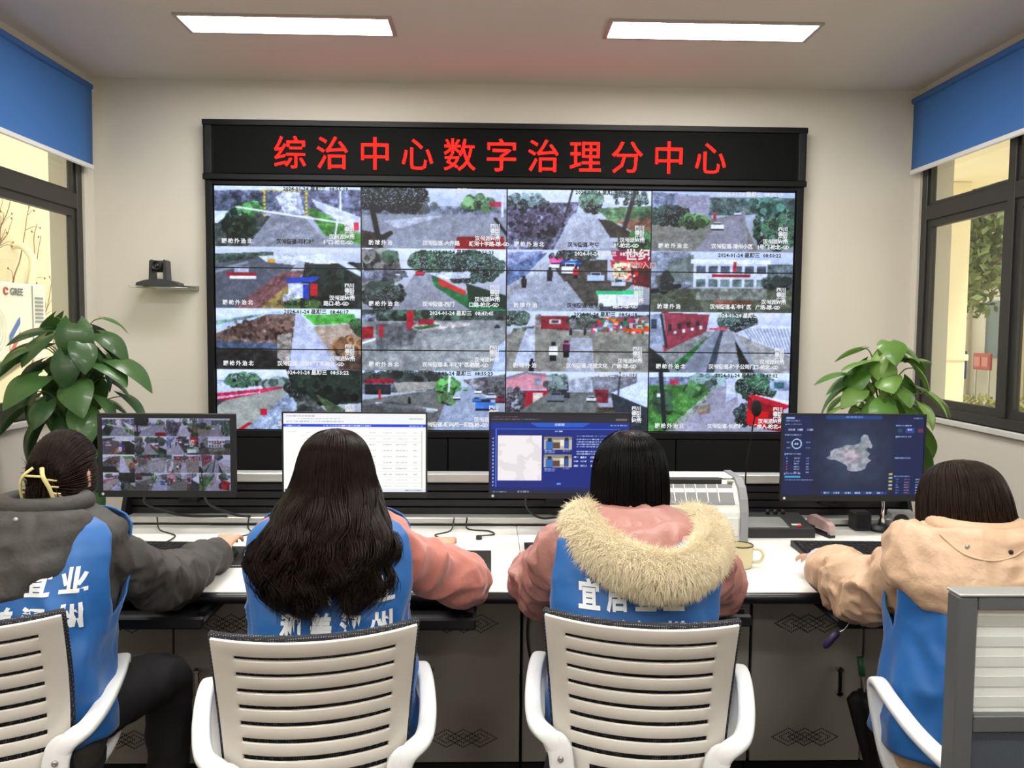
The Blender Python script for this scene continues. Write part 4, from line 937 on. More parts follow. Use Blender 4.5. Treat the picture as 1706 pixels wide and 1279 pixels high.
B((px0+.035, 3.331, DZ+.02), (px1-.035, 3.3405, DZ+.1), .004).build('front_flap', mat('flap_white', '#d0d0ca', .4), pr)
B((px0+.06, 3.30, DZ+.006), (px1-.06, 3.3305, DZ+.018), .003).build('paper_tray', M_prg, pr)
B((px0+.05, 3.404, DZ+.2215), (px1-.09, 3.45, DZ+.2435), .003).build('output_mouth', M_blackp, pr)
B((px0+.02+.3, 3.40, DZ+.228), (px0+.345, 3.43, DZ+.234), .003).build('button', mat('button_green', '#7d8a6a', .4), pr)
B((px0+.03, 3.45, DZ+.2365), (px1-.03, 3.585, DZ+.2445), .003).build('lid_rim', M_prn, pr)

# paging console with gooseneck microphone
cn = thing('paging_console', 'black paging console with a small screen and a gooseneck microphone', 'console', (1.2, 3.49, DZ))
MB().prism([(0, 0), (0, .036), (.2, .066), (.2, 0)], (1.06, 3.395, DZ+.001), (0, 1, 0), (0, 0, 1), (.285, 0, 0)).build('body', mat('console_black', '#1d1d20', .4), cn)
sl = .03/.2
def slope_box(x0, x1, y0, y1, t0, t1):
    v = []
    for zt in (t0, t1):
        for (x, y) in ((x0, y0), (x1, y0), (x1, y1), (x0, y1)): v.append((x, y, DZ+.037+sl*(y-3.395)+zt))
    return MB().add(v, [(3, 2, 1, 0), (4, 5, 6, 7), (0, 1, 5, 4), (1, 2, 6, 5), (2, 3, 7, 6), (3, 0, 4, 7)])
slope_box(1.07, 1.245, 3.415, 3.53, -.002, .0015).build('display', mat('console_display', '#8d918f', .2), cn)
for k in range(3):
    x = 1.205+.033*k; MB().lathe([(.001, 0), (.009, 0), (.008, .018), (.001, .018)], (x, 3.572, DZ+.062), 12).build('knob', M_blackp, cn, True)
slope_box(1.265, 1.305, 3.44, 3.455, 0, .001).build('label_strip', M_white, cn)
MB().lathe([(.001, 0), (.01, 0), (.009, .009), (.001, .011)], (1.29, 3.425, DZ+.04), 14).build('red_button', mat('button_red', '#b32436', .3), cn, True)
MB().lathe([(.001, 0), (.018, 0), (.016, .014), (.006, .02), (.001, .02)], (1.102, 3.56, DZ+.06), 16).build('microphone_socket', M_blackp, cn, True)
MB().tube(spline([(1.102, 3.56, DZ+.075), (1.1, 3.555, 1.0), (1.11, 3.53, 1.15), (1.115, 3.5, 1.25)], 24), .0032, 8).build('gooseneck', M_blackm, cn, True)
MB().ell((1.117, 3.49, 1.278), (.022, .022, .036), 16, 12).build('foam_head', mat('foam_black', '#0d0d0e', .95, bump=.5, bscale=300), cn, True)
# stapler standing behind
M_pink = mat('stapler_pink', '#c9a9a6', 0.3, 0.3)
st = thing('stapler', 'pinkish metal stapler beside the paging console', 'stapler', (1.4, 3.47, DZ), math.radians(12))
MB().prism([(-.075, 0), (-.075, .01), (.07, .012), (.075, .03), (.085, .03), (.085, 0)], (-.016, 0, .0005), (0, 1, 0), (0, 0, 1), (.032, 0, 0)).build('base', M_blackp, st, world=False)
MB().prism([(-.078, .022), (-.074, .052), (-.05, .062), (.06, .072), (.085, .055), (.085, .03), (.04, .03)], (-.014, 0, 0), (0, 1, 0), (0, 0, 1), (.028, 0, 0)).build('arm', M_pink, st, world=False)
B((-.01, -.08, .013), (.01, -.06, .03)).build('magazine', M_steel, st, world=False)
# small black speaker cube, chrome stand, silver speaker
sp = thing('speaker_cube', 'small black cube speaker in front of the slatted rail', 'speaker', (1.6, 3.55, DZ))
B((1.562, 3.515, DZ+.001), (1.636, 3.585, DZ+.082), .006).build('case', M_blackp, sp)
B((1.57, 3.512, DZ+.01), (1.628, 3.516, DZ+.074), .002).build('grille', mat('grille', '#0c0c0d', .9, bump=.4, bscale=500), sp)
cs = thing('desk_stand', 'chrome tapered stand on a black round foot below the map monitor', 'stand', (1.685, 3.53, DZ))
MB().lathe([(.001, 0), (.05, 0), (.05, .01), (.035, .022), (.001, .024)], (1.685, 3.53, DZ+.001), 24).build('foot', M_blackp, cs, .7)
MB().tube([(1.685, 3.53, DZ+.02), (1.688, 3.535, DZ+.07), (1.695, 3.545, DZ+.185)], [.026, .014, .008], 12, sq=.6).build('neck', M_chrome, cs, True)
s2 = thing('silver_speaker', 'silver box speaker with a round cone next to the chrome stand', 'speaker', (1.78, 3.55, DZ), math.radians(-8))
B((-.05, -.035, .001), (.05, .04, .082), .006).build('case', mat('silver_plastic', '#a9abad', .35, .4), s2, world=False)
MB().lathe([(.001, 0), (.024, 0), (.03, .004), (.033, .006), (.034, .002), (.034, -.002), (.001, -.002)], (-.012, -.037, .042), 24, RX).build('cone', M_kbb, s2, True, world=False)
# enamel mug
M_mug = mat('mug_cream', '#d6cba0', 0.25, vary=.05, vscale=12, coat=.3)
mg = thing('enamel_mug', 'cream enamel mug with a dark rim on the desk', 'mug', (.905, 2.975, DZ))
mz = DZ+.001
MB().lathe([(.001, 0), (.040, 0), (.044, .004), (.047, .03), (.048, .08), (.046, .08), (.044, .03), (.04, .008), (.001, .006)], (.905, 2.975, mz), 32).build('cup', M_mug, mg, .9)
ang = np.linspace(0, 2*PI, 41)[:-1]
MB().tube(np.stack([.905+.0472*np.cos(ang), 2.975+.0472*np.sin(ang), np.full(40, mz+.0805)], 1), .0024, 6, closed=True).build('rim', mat('rim_dark', '#1c2230', .3), mg, True)
MB().tube(spline([(.95, 2.965, mz+.068), (.975, 2.958, mz+.066), (.986, 2.955, mz+.045), (.974, 2.958, mz+.024), (.95, 2.966, mz+.018)], 20), .0055, 10).build('handle', M_mug, mg, True)
# keys hanging from a tray
kr = thing('key_ring', 'keys with a dark purple fob dangling from the pull-out tray', 'keys', (1.1, 2.545, .67))
MB().tube(spline([(1.125, 2.552, .712), (1.12, 2.54, .695), (1.105, 2.54, .675), (1.09, 2.545, .665)], 14), .0018, 6).build('chain', M_chrome, kr, True)
MB().tube(spline([(1.095, 2.545, .668), (1.075, 2.545, .65), (1.06, 2.547, .63), (1.05, 2.55, .615)], 10), [.006, .011, .012, .012, .012, .012, .012, .011, .009, .005], 10).build('fob', mat('fob_purple', '#33264f', .4), kr, True)
# ------------------------------------------------------------------ outside the windows
M_yard = mat('yard_paving', '#cfc6b4', 0.9, vary=0.12, vscale=1.5)
M_cream = mat('cream_render', '#ecdfbd', 0.9, vary=0.05, vscale=1.2, bump=.1, bscale=40)
g = B((-30, -10, -.42), (XL-.24, 40, -.32)).build('ground_courtyard', M_yard); g['kind'] = 'structure'
g = B((XR+.24, -10, -.42), (45, 60, -.32)).build('ground_forecourt', M_yard); g['kind'] = 'structure'
g = B((-4.9, 2, -.32), (-4.6, 16, 5.2)).build('wall_courtyard', M_cream); g['kind'] = 'structure'
M_ac = mat('unit_white', '#e6e3d6', 0.5)
ac = thing('outdoor_unit', 'white outdoor cooling unit on the cream courtyard wall', 'air conditioner', (-4.35, 7.5, 1.29))
B((-4.58, 6.8, 1.29), (-4.1, 7.92, 1.962), .015).build('case', M_ac, ac)
B((-4.102, 7.68, 1.31), (-4.094, 7.69, 1.95)).build('panel_seam', M_prg, ac)
for k in range(7): B((-4.1, 7.73, 1.62+.035*k), (-4.094, 7.86, 1.64+.035*k)).build('louvre', M_prg, ac)
RY = np.array(Matrix.Rotation(PI/2, 3, 'Y'))
gr = MB()
for r in (.05, .09, .13, .17, .21): gr.tube(np.stack([np.full(32, -4.088), 7.05+r*np.cos(np.linspace(0, 2*PI, 33)[:-1]), 1.55+r*np.sin(np.linspace(0, 2*PI, 33)[:-1])], 1), .004, 5, closed=True)
o = gr.build('fan_grille', M_ac, ac); o['kind'] = 'stuff'
text_plane('GREE', (-4.093, 7.33, 1.855), (0, 1, 0), (0, 0, 1), mat('logo_text', '#5a5a60', .5), 'logo_lettering', ac, .085, .002)
MB().tube(np.stack([np.full(20, -4.094), 7.27+.028*np.cos(np.linspace(.4, 5.6, 20)), 1.885+.028*np.sin(np.linspace(.4, 5.6, 20))], 1), .007, 6).build('logo_ring', mat('logo_red', '#b0353c', .5), ac)
for k, c in enumerate(('#c8553a', '#e4e0d8', '#2f62b0')):
    MB().prism([(0, 0), (.16, .16), (.16, .22), (0, .06)], (-4.0935, 7.31, 1.33+.06*k), (0, 1, 0), (0, 0, 1), (.002, 0, 0)).build('energy_label', mat('energy_%d' % k, c, .5), ac)
for y in (7.1, 7.75): MB().prism([(0, 0), (-.42, 0), (-.42, -.3)], (-4.18, y, 1.285), (1, 0, 0), (0, 0, 1), (0, .04, 0)).build('wall_bracket', M_steel, ac)
MB().tube(spline([(-4.3, 7.95, 1.7), (-4.3, 8.05, 1.95), (-4.35, 8.2, 2.2), (-4.5, 8.3, 2.35), (-4.6, 8.3, 2.36)], 20), .035, 10).build('insulated_pipe', mat('pipe_wrap', '#d9cfb2', .8, bump=.4, bscale=60), ac, True)
vn = thing('dry_vine', 'leafless dry vine climbing the cream courtyard wall', 'vine', (-4.55, 8.0, 1.9))
M_vine = mat('dry_vine', '#8a6a48', .9)
rv = random.Random(5); vm = MB(); lf = MB()
for k, (y0, z0) in enumerate(((7.55, 1.97), (7.75, 1.97), (7.95, 1.97), (8.3, 1.5), (7.3, 1.97), (8.5, 1.2), (7.65, 1.97), (8.1, 1.8), (8.4, 1.6), (7.4, 1.97))):
    P = [(-4.56, y0, z0)]; a = rv.uniform(.2, .9)
    for s in range(7):
        a += rv.uniform(-.35, .3); P.append((-4.57+rv.uniform(-.01, .02), P[-1][1]+.16*math.sin(a)*(1 if k % 2 else .6), P[-1][2]+.16*math.cos(a)))
    sp_ = spline(P, 30); vm.tube(sp_, np.linspace(.009, .003, 30), 5)
    for s in range(4):
        q = sp_[rv.randrange(6, 29)]; e = q+np.array([.02, rv.uniform(-.2, .25), rv.uniform(.02, .2)]); vm.tube(spline([q, (q+e)/2+np.array([0, .03, .03]), e], 8), np.linspace(.004, .0015, 8), 4)
        lf.ell(e, (.007, .010, .013), 6, 4)
o = vm.build('stems', M_vine, vn); o['kind'] = 'stuff'
o = lf.build('buds', mat('vine_bud', '#8a6248', .9), vn); o['kind'] = 'stuff'
# porch and forecourt
for y, lab in ((8.0, 'cream porch column just outside the window with trees'), (3.6, 'cream porch column further along the porch, beyond the second pane')):
    cl_ = thing('porch_column', lab, 'column', (4.3, y, -.32), group='porch columns')
    B((4.14, y-.2, -.32), (4.46, y+.2, 3.0), .01).build('shaft', M_cream, cl_)
    B((4.11, y-.23, -.32), (4.49, y+.23, -.1), .01).build('base', M_cream, cl_)
    B((4.12, y-.22, 1.34), (4.48, y+.22, 1.40), .006).build('band', M_cream, cl_)
g = B((XR+.24, 1, 3.0), (4.7, 14, 3.35)).build('roof_porch', M_cream); g['kind'] = 'structure'
fb = thing('annex_building', 'pale annex building with columns beyond the forecourt tree', 'building', (14, 24, -.3))
M_pale = mat('pale_render', '#d9d2c2', .9, vary=.04, vscale=.6)
B((12.6, 14, -.32), (16, 34, 6.5)).build('wall', M_pale, fb)
for y in (15.2, 17.4, 19.5, 21.9, 24.2): B((12.1, y-.16, -.32), (12.45, y+.16, 3.4)).build('column', M_cream, fb)
B((11.9, 14, 3.4), (12.62, 34, 3.9)).build('canopy', M_pale, fb)
B((12.0, 14, -.32), (12.62, 34, -.02)).build('step', M_pale, fb)
for y in (16, 18.3, 20.6, 23): B((12.55, y-.5, 1.0), (12.6, y+.5, 2.4)).build('window', mat('far_glass', '#5d6a66', .15), fb)
M_bs = mat('sign_blue', '#3d4f9c', .5); M_rs = mat('sign_red', '#a8413c', .5)
bs = thing('blue_notice_board', 'blue notice board with rows of white writing outside', 'sign', (11.8, 21.1, .45))
B((11.8, 20.66, .46), (11.86, 21.5, 1.15), .01).build('board', M_bs, bs)
w = MB(); rr_ = random.Random(3)
for r in range(4):
    for c_ in range(5):
        y = 20.72+.15*c_; z0 = .52+.16*r
        for _ in range(4): a, b_ = rr_.uniform(0, .07), rr_.uniform(0, .07); w.box((11.79, y+a, z0+b_), (11.8, y+a+.04, z0+b_+.022))
o = w.build('writing', M_white, bs); o['kind'] = 'stuff'
for y in (20.75, 21.4): B((11.82, y, -.32), (11.85, y+.04, .46)).build('post', M_steel, bs)
r_ = thing('red_notice_board', 'red notice board outside beside the blue one', 'sign', (11.8, 19.9, .7))
B((11.8, 19.6, .72), (11.86, 20.3, 1.12), .01).build('board', M_rs, r_)
for k in range(2): B((11.79, 19.68+.32*k, .8), (11.8, 19.92+.32*k, 1.03)).build('panel', mat('sign_red_light', '#c47a6c', .5), r_)
for y in (19.65, 20.2): B((11.82, y, -.32), (11.85, y+.04, .72)).build('post', M_steel, r_)
def leaf_cloud(n, c, rad, size, seed, shell=.5):
    rg = np.random.default_rng(seed); d = rg.normal(size=(n, 3)); d /= np.linalg.norm(d, axis=1)[:, None]
    p = np.array(c)+d*np.array(rad)*(shell+(1-shell)*rg.random((n, 1)))*(.75+.5*vnoise(d*2.3+seed, seed)[:, None])
    a = rg.normal(size=(n, 3)); a /= np.linalg.norm(a, axis=1)[:, None]; b = np.cross(a, rg.normal(size=(n, 3))); b /= np.linalg.norm(b, axis=1)[:, None]
    s = size*(.6+.8*rg.random((n, 1)))
    V = np.stack([p-a*s, p+b*s*.5, p+a*s, p-b*s*.5], 1).reshape(-1, 3)
    return V, [(4*i, 4*i+1, 4*i+2, 4*i+3) for i in range(n)]
M_fol = mat('foliage', '#6f7d4a', .7, vary=.45, vscale=2.0); M_bark = mat('bark', '#6b5a48', .9, vary=.2, vscale=12)
def tree(x, y, h, r, label, seed, n=9000):
    t = thing('tree', label, 'tree', (x, y, -.32), group='trees on the forecourt')
    MB().tube(spline([(x, y, -.32), (x+.08, y, h*.3), (x, y+.1, h*.75)], 12), np.linspace(.16, .05, 12), 8).build('trunk', M_bark, t, True)
    rg = random.Random(seed)
    for k in range(7):
        a = rg.random()*2*PI; z = h*(.32+.06*k)
        MB().tube(spline([(x, y, z), (x+.5*r*math.cos(a), y+.5*r*math.sin(a), z+.35), (x+r*math.cos(a), y+r*math.sin(a), z+.4+rg.random()*.7)], 10), np.linspace(.05, .012, 10), 6).build('branch', M_bark, t, True)
    V, Fq = leaf_cloud(n, (x, y, h*.78), (r, r, h*.36), .075, seed)
    o = mesh_obj('foliage', V, Fq, M_fol, t); o['kind'] = 'stuff'
tree(7.0, 12.8, 4.4, 1.3, 'green forecourt tree filling the pane beside the porch column', 21)
tree(10.6, 10.0, 4.6, 1.2, 'green forecourt tree nearer the street end, behind the mullion', 22)
tree(9.0, 17.5, 5.6, 1.8, 'tall forecourt tree standing before the annex building', 23)
V, Fq = leaf_cloud(2500, (11.0, 15, -.02), (.3, 5.5, .32), .07, 31, .2)
hd = thing('hedge', 'low clipped hedge across the forecourt', 'hedge', (11.0, 15, -.32)); o = mesh_obj('foliage', V, Fq, mat('hedge_leaf', '#9a9a58', .8, vary=.3, vscale=4), hd); o['kind'] = 'stuff'
g = B((9.8, 8, -.32), (10, 30, .1)).build('kerb_wall', M_pale); g['kind'] = 'structure'

# ------------------------------------------------------------------ potted plants
def leaf_mesh(name, L, Wd, droop, m):
    n, k = 12, 7; V = []; Fq = []
    for i in range(n+1):
        t = i/n; w = Wd*(math.sin(PI*min(1, t*.93+.07))**.75)*(1.15-.55*t)*(1-.0*t)
        if i == n: w = .0006
        y = L*t; z = -droop*L*t*t+.10*L*math.sin(PI*t)*.6
        back = -.16*L*(1-t)**3
        for j in range(k):
            s = (j-(k-1)/2)/((k-1)/2)
            V.append((s*w, y+back*abs(s)**1.5*2.0, z+.28*abs(s)*w*(1-.6*t)-.18*w*s*s*2+.004*math.sin(9*t+2*s)))
    for i in range(n):
        for j in range(k-1): a = i*k+j; Fq.append((a, a+1, a+k+1, a+k))
    me = bpy.data.meshes.new(name); me.from_pydata(V, [], Fq); me.shade_smooth(); me.materials.append(m); me.update(); return me
def leaf_mat(name, c0, c1):
    m = mat(name, c0, .38, vary=.0); nt = m.node_tree; b = nt.nodes['Principled BSDF']
    oi = nt.nodes.new('ShaderNodeObjectInfo'); mx = nt.nodes.new('ShaderNodeMix'); mx.data_type = 'RGBA'
    mx.inputs[6].default_value = (*lin(c0), 1); mx.inputs[7].default_value = (*lin(c1), 1)
    tc = nt.nodes.new('ShaderNodeTexCoord'); wv = nt.nodes.new('ShaderNodeTexNoise'); wv.inputs['Scale'].default_value = 22
    ad = nt.nodes.new('ShaderNodeMath'); ad.operation = 'MULTIPLY_ADD'; ad.inputs[1].default_value = .35
    nt.links.new(tc.outputs['Object'], wv.inputs['Vector']); nt.links.new(wv.outputs['Fac'], ad.inputs[0]); nt.links.new(oi.outputs['Random'], ad.inputs[2])
    sb = nt.nodes.new('ShaderNodeMath'); sb.operation = 'SUBTRACT'; sb.inputs[1].default_value = .17; sb.use_clamp = True
    nt.links.new(ad.outputs[0], sb.inputs[0]); nt.links.new(sb.outputs[0], mx.inputs[0]); nt.links.new(mx.outputs[2], b.inputs['Base Color'])
    b.inputs['Coat Weight'].default_value = .15
    # light shines through thin leaves a little
    tr = nt.nodes.new('ShaderNodeBsdfTranslucent'); nt.links.new(mx.outputs[2], tr.inputs['Color']); sh_ = nt.nodes.new('ShaderNodeMixShader'); sh_.inputs[0].default_value = .25
    out = nt.nodes['Material Output']; nt.links.new(b.outputs[0], sh_.inputs[1]); nt.links.new(tr.outputs[0], sh_.inputs[2]); nt.links.new(sh_.outputs[0], out.inputs[0])
    return m
M_stem = mat('plant_stem', '#5b6b3a', .6); M_moss = mat('moss_pole', '#2e2a1e', .95, bump=.8, bscale=60)
def plant(x, y, label, leaves, meshes, pot, pole_z, name='potted_pothos'):
    t = thing(name, label, 'plant', (x, y, 0))
    pot(t)
    MB().tube([(x, y, pole_z[0]), (x, y, pole_z[1])], .035 if pole_z[1]-pole_z[0] > .5 else .012, 10).build('support_pole', M_moss, t, True)
    st_ = MB()
    for i, (az, z, r, size, pitch, zr) in enumerate(leaves):
        d = np.array([math.sin(az), math.cos(az), 0]); base = np.array([x, y, z])+d*r
        o = bpy.data.objects.new('leaf', meshes[i % len(meshes)]); COL.objects.link(o); o.parent = t
        o.location = base-np.array([x, y, 0]); o.scale = (size, size, size)
        o.rotation_euler = (Matrix.Rotation(-az, 3, 'Z')@Matrix.Rotation(pitch, 3, 'X')@Matrix.Rotation(zr, 3, 'Y')).to_euler()
        root = np.array([x, y, z-.10-.25*r])+d*.03
        st_.tube(spline([root, (root+base)/2+np.array([0, 0, .05]), base], 8), np.linspace(.0045, .0025, 8), 5)
    o = st_.build('stems', M_stem, t, True); o['kind'] = 'stuff'
    return t
ml = leaf_mat('leaf_dark', '#2c4a2a', '#4b7238'); mr_ = leaf_mat('leaf_bright', '#4f7f38', '#86a851')
LD = [leaf_mesh('leaf_dark_%d' % i, 1, w, d, ml) for i, (w, d) in enumerate(((.46, .45), (.52, .7), (.43, .3)))]
LR = [leaf_mesh('leaf_bright_%d' % i, 1, w, d, mr_) for i, (w, d) in enumerate(((.5, .35), (.54, .6), (.46, .25)))]
rl = random.Random(11)
lv = []
for i in range(66):
    f = i/65; z = .62+1.02*f; az = i*2.399+rl.uniform(-.3, .3)
    r = (.03+.15*math.sin(PI*min(1, .25+.75*(1-f)))+rl.uniform(-.03, .05))
    lv.append((az, z+rl.uniform(-.03, .03), max(.05, r), rl.uniform(.145, .215), rl.uniform(-1.2, -.1), rl.uniform(-.35, .35)))
lv += [(.9, 1.64, .16, .14, -.2, .2), (1.7, 1.42, .24, .22, -.15, .1), (-.6, 1.6, .08, .2, .1, 0), (-1.6, 1.5, .2, .24, -.35, .1), (1.4, 1.22, .26, .2, -.5, 0), (-1.5, 1.2, .26, .25, -.6, 0)]
M_pot = mat('pot_glaze', '#c9c6bb', .3, vary=.05, vscale=6)
def pot_floor(t):
    x, y = -2.25, 4.62
    MB().lathe([(.001, 0), (.15, 0), (.19, .34), (.2, .35), (.2, .37), (.18, .37), (.175, .33), (.001, .325)], (x, y, 0.002), 32).build('pot', M_pot, t, .7)
    MB().lathe([(.001, .3), (.175, .3), (.17, .345), (.001, .35)], (x, y, .002), 24).build('soil', mat('soil', '#2b2119', .95, bump=.6, bscale=60), t)
plant(-2.25, 4.62, 'tall dark green leafy plant climbing a pole by the window with the outdoor unit', lv, LD, pot_floor, (.33, 1.6))
lr = []
rl = random.Random(4)
for i in range(26):
    f = i/25; z = 1.2+.34*f; az = i*2.399+rl.uniform(-.3, .3)
    lr.append((az, z+rl.uniform(-.02, .03), .05+.15*(1-f)+rl.uniform(0, .06), rl.uniform(.11, .165), rl.uniform(-1.2, -.05), rl.uniform(-.4, .4)))
lr += [(PI, 1.27, .1, .19, -1.25, 0), (1.3, 1.1, .24, .22, -.85, .1), (1.6, 1.02, .2, .24, -.95, 0), (1.45, 1.3, .22, .24, -.45, .2), (-1.5, 1.38, .2, .17, -.05, 0), (-1.3, 1.3, .2, .2, -.5, .2), (1.2, 1.45, .16, .18, .1, 0), (-2.6, 1.24, .15, .19, -.7, .2), (2.5, 1.22, .14, .19, -.7, -.2), (-1.9, 1.44, .1, .19, .0, .2)]
def pot_stand(t):
    x, y = 2.09, 4.42
    MB().lathe([(.001, 0), (.1, 0), (.13, .18), (.14, .19), (.14, .205), (.125, .205), (.12, .17), (.001, .165)], (x, y, .96), 32).build('pot', mat('pot_sage', '#a9b59a', .35), t, .7)
    MB().lathe([(.001, 0), (.115, 0), (.12, .02), (.001, .025)], (x, y, 1.12), 24).build('soil', mat('soil', '#2b2119', .95), t)
    MB().lathe([(.001, 0), (.15, 0), (.15, .02), (.001, .02)], (x, y, .938), 28).build('stand_top', M_blackm, t)
    for k in range(4):
        a = PI/4+k*PI/2; MB().rod((x+.12*math.cos(a), y+.12*math.sin(a), .94), (x+.17*math.cos(a), y+.17*math.sin(a), 0), .009, 8).build('stand_leg', M_blackm, t, True)
    MB().tube(np.stack([x+.145*np.cos(ang), y+.145*np.sin(ang), np.full(40, .45)], 1), .006, 6, closed=True).build('stand_ring', M_blackm, t, True)
plant(2.09, 4.42, 'bright green broad-leaved plant on a stand behind the map monitor', lr, LR, pot_stand, (1.13, 1.4))

# ------------------------------------------------------------------ office chairs
M_chw = mat('chair_white', '#e6e1d8', 0.42, vary=.015, vscale=5); M_arm = mat('chair_arm_white', '#e9ebec', 0.38)
def mesh_fabric():
    m = bpy.data.materials.new('mesh_fabric'); m.use_nodes = True; nt = m.node_tree; b = nt.nodes['Principled BSDF']
    tc = nt.nodes.new('ShaderNodeTexCoord'); ck = nt.nodes.new('ShaderNodeTexVoronoi'); ck.inputs['Scale'].default_value = 190; ck.inputs['Randomness'].default_value = .15
    rp = nt.nodes.new('ShaderNodeValToRGB'); rp.color_ramp.elements[0].position = .18; rp.color_ramp.elements[0].color = (.26, .26, .27, 1); rp.color_ramp.elements[1].position = .32; rp.color_ramp.elements[1].color = (.008, .008, .014, 1)
    nt.links.new(tc.outputs['Object'], ck.inputs['Vector']); nt.links.new(ck.outputs['Distance'], rp.inputs[0]); nt.links.new(rp.outputs[0], b.inputs['Base Color']); b.inputs['Roughness'].default_value = .8
    return m
M_mesh = mesh_fabric()
M_seatf = mat('seat_fabric', '#16161c', .9, bump=.3, bscale=300)
def back_pt(u, v, off=0.0):
    w = .212+.012*v-.01*(1-v)**2
    x = u*w; z = .475+.45*v+.006*u*u*v
    y = -.185-.115*v**1.15+.028*math.sin(PI*v)+(.052+.012*(1-v))*u*u*(.9+.1*u*u)
    return np.array([x, y+off, z])
def make_chair(label):
    t = thing('office_chair', label, 'chair', (0, 0, 0), 0, 'white slatted office chairs')
    slots = [(.905-.0985*k, .0125+.0004*k) for k in range(9)]          # centre height, half height in v
    us = sorted(set([round(-1+2*i/28, 4) for i in range(29)]))
    vs = [0.0]
    for c, h in sorted(slots): vs += [c-h, c+h]
    vs += [.955, 1.0]
    vs = sorted(q for q in vs if q >= 0)
    V = []; idx = {}; Fq = []
    for j, v in enumerate(vs):
        for i, u in enumerate(us): idx[(i, j)] = len(V); V.append(back_pt(u, v))
    for j in range(len(vs)-1):
        vm_ = (vs[j]+vs[j+1])/2; sl_ = next((q for q, s in enumerate(slots) if abs(vm_-s[0]) < s[1]*.9), None)
        for i in range(len(us)-1):
            um = (us[i]+us[i+1])/2
            if sl_ is not None and abs(um) < (.76 if sl_ < 8 else .55): continue
            Fq.append((idx[(i, j)], idx[(i+1, j)], idx[(i+1, j+1)], idx[(i, j+1)]))
    o = mesh_obj('back_shell', V, Fq, M_chw, t, True, world=False)
    md = o.modifiers.new('thickness', 'SOLIDIFY'); md.thickness = .007; md.offset = -1
    md = o.modifiers.new('edges', 'BEVEL'); md.width = .0018; md.segments = 2; md.limit_method = 'ANGLE'; md.angle_limit = .7
    # mesh cloth stretched in front of the shell, its rim showing over the top edge
    V = []; Fq = []; n, k = 24, 14
    for j in range(k+1):
        for i in range(n+1): V.append(back_pt(-1.0+2.0*i/n, .04+.985*j/k, .03))
    for j in range(k):
        for i in range(n): a = j*(n+1)+i; Fq.append((a, a+1, a+n+2, a+n+1))
    o = mesh_obj('back_mesh', V, Fq, M_mesh, t, True, world=False); md = o.modifiers.new('thickness', 'SOLIDIFY'); md.thickness = .014; md.offset = 1
    # seat
    m = MB(); rings = []
    for z, s in ((.382, .86), (.387, .97), (.405, 1.0), (.435, 1.0), (.45, .96), (.456, .8), (.457, .4)):
        rings.append(np.array([[.245*s*np.sign(math.cos(a))*abs(math.cos(a))**.45, .02+.235*s*np.sign(math.sin(a))*abs(math.sin(a))**.45, z] for a in np.linspace(0, 2*PI, 41)[:-1]]))
    m.loft(rings).build('seat', M_seatf, t, True, world=False)
    B((-.2, -.16, .362), (.2, .18, .383), .01).build('seat_pan', M_chw, t, world=False)
    m = MB().tube(spline([(0, -.05, .357), (0, -.17, .36), (0, -.215, .44), (0, -.19, .52)], 14), [.03]*14, 10, sq=.45); m.build('back_support', M_chw, t, True, world=False)
    for s in (-1, 1):
        P = spline([(s*.19, -.168, .555), (s*.212, -.165, .592), (s*.25, -.14, .615), (s*.272, -.04, .632), (s*.282, .08, .655), (s*.28, .165, .665), (s*.274, .205, .638), (s*.266, .19, .56), (s*.25, .145, .45), (s*.2, .1, .374)], 56)
        rad = np.interp(np.linspace(0, 1, 56), [0, .12, .3, .55, .75, 1], [.013, .014, .0135, .0125, .0135, .013])
        a = MB().tube(P, rad, 16, sq=1.65, up=(1, 0, 0), ex=.65).build('armrest', M_arm, t, True, world=False)
        m = MB().tube(spline([(s*.178, -.178, .44), (s*.182, -.176, .52), (s*.192, -.172, .575), (s*.215, -.163, .602)], 14), [.031]*10+[.029, .026, .022, .016], 16, sq=.28, up=(0, 1, 0), ex=.65)
        m.build('arm_bracket', M_arm, t, True, world=False)
        MB().lathe([(.001, 0), (.0075, 0), (.0075, .004), (.004, .006), (.001, .005)], (s*.186, -.185, .552), 14, RX).build('screw', M_steel, t, world=False)
    MB().lathe([(.028, 0), (.028, .16), (.02, .165), (.02, .262)], (0, 0, .10), 16).build('gas_lift', M_blackm, t, True, world=False)
    for k in range(5):
        a = PI/2+k*2*PI/5; c_, s_ = math.cos(a), math.sin(a)
        lg = MB().tube(spline([(.02*c_, .02*s_, .12), (.15*c_, .15*s_, .105), (.29*c_, .29*s_, .075)], 10), np.linspace(.024, .014, 10), 10, sq=.7).build('base_leg', M_arm, t, True, world=False)
        w = MB()
        Mx = np.array(Matrix.Rotation(a, 3, 'Z')@Matrix.Rotation(PI/2, 3, 'X'))
        for q in (-.016, .006): w.lathe([(.001, 0), (.025, 0), (.025, .01), (.001, .01)], np.array([.29*c_, .29*s_, .0255])+np.array([-s_, c_, 0])*q, 16, Mx)
        w.build('caster', M_blackp, lg, world=False)
    return t
def copy_tree(o, parent=None):
    c = o.copy(); COL.objects.link(c); c.parent = parent
    for ch in children(o): copy_tree(ch, c)
    return c
CH = [(-1.262, 2.12, 14, 'white slatted office chair of the person with the hair clip'), (-.426, 2.07, 11, 'white slatted office chair of the long-haired person'),
      (.394, 2.146, -9.8, 'white slatted office chair of the fur-hooded person'), (1.315, 1.99, -4, 'white office chair partly behind the glazed partition')]
proto = make_chair(CH[0][3])
for i, (x, y, a, lab) in enumerate(CH):
    o = proto if i == 0 else copy_tree(proto)
    o.location = (x, y, 0); o.rotation_euler = (0, 0, math.radians(a)); o['label'] = lab

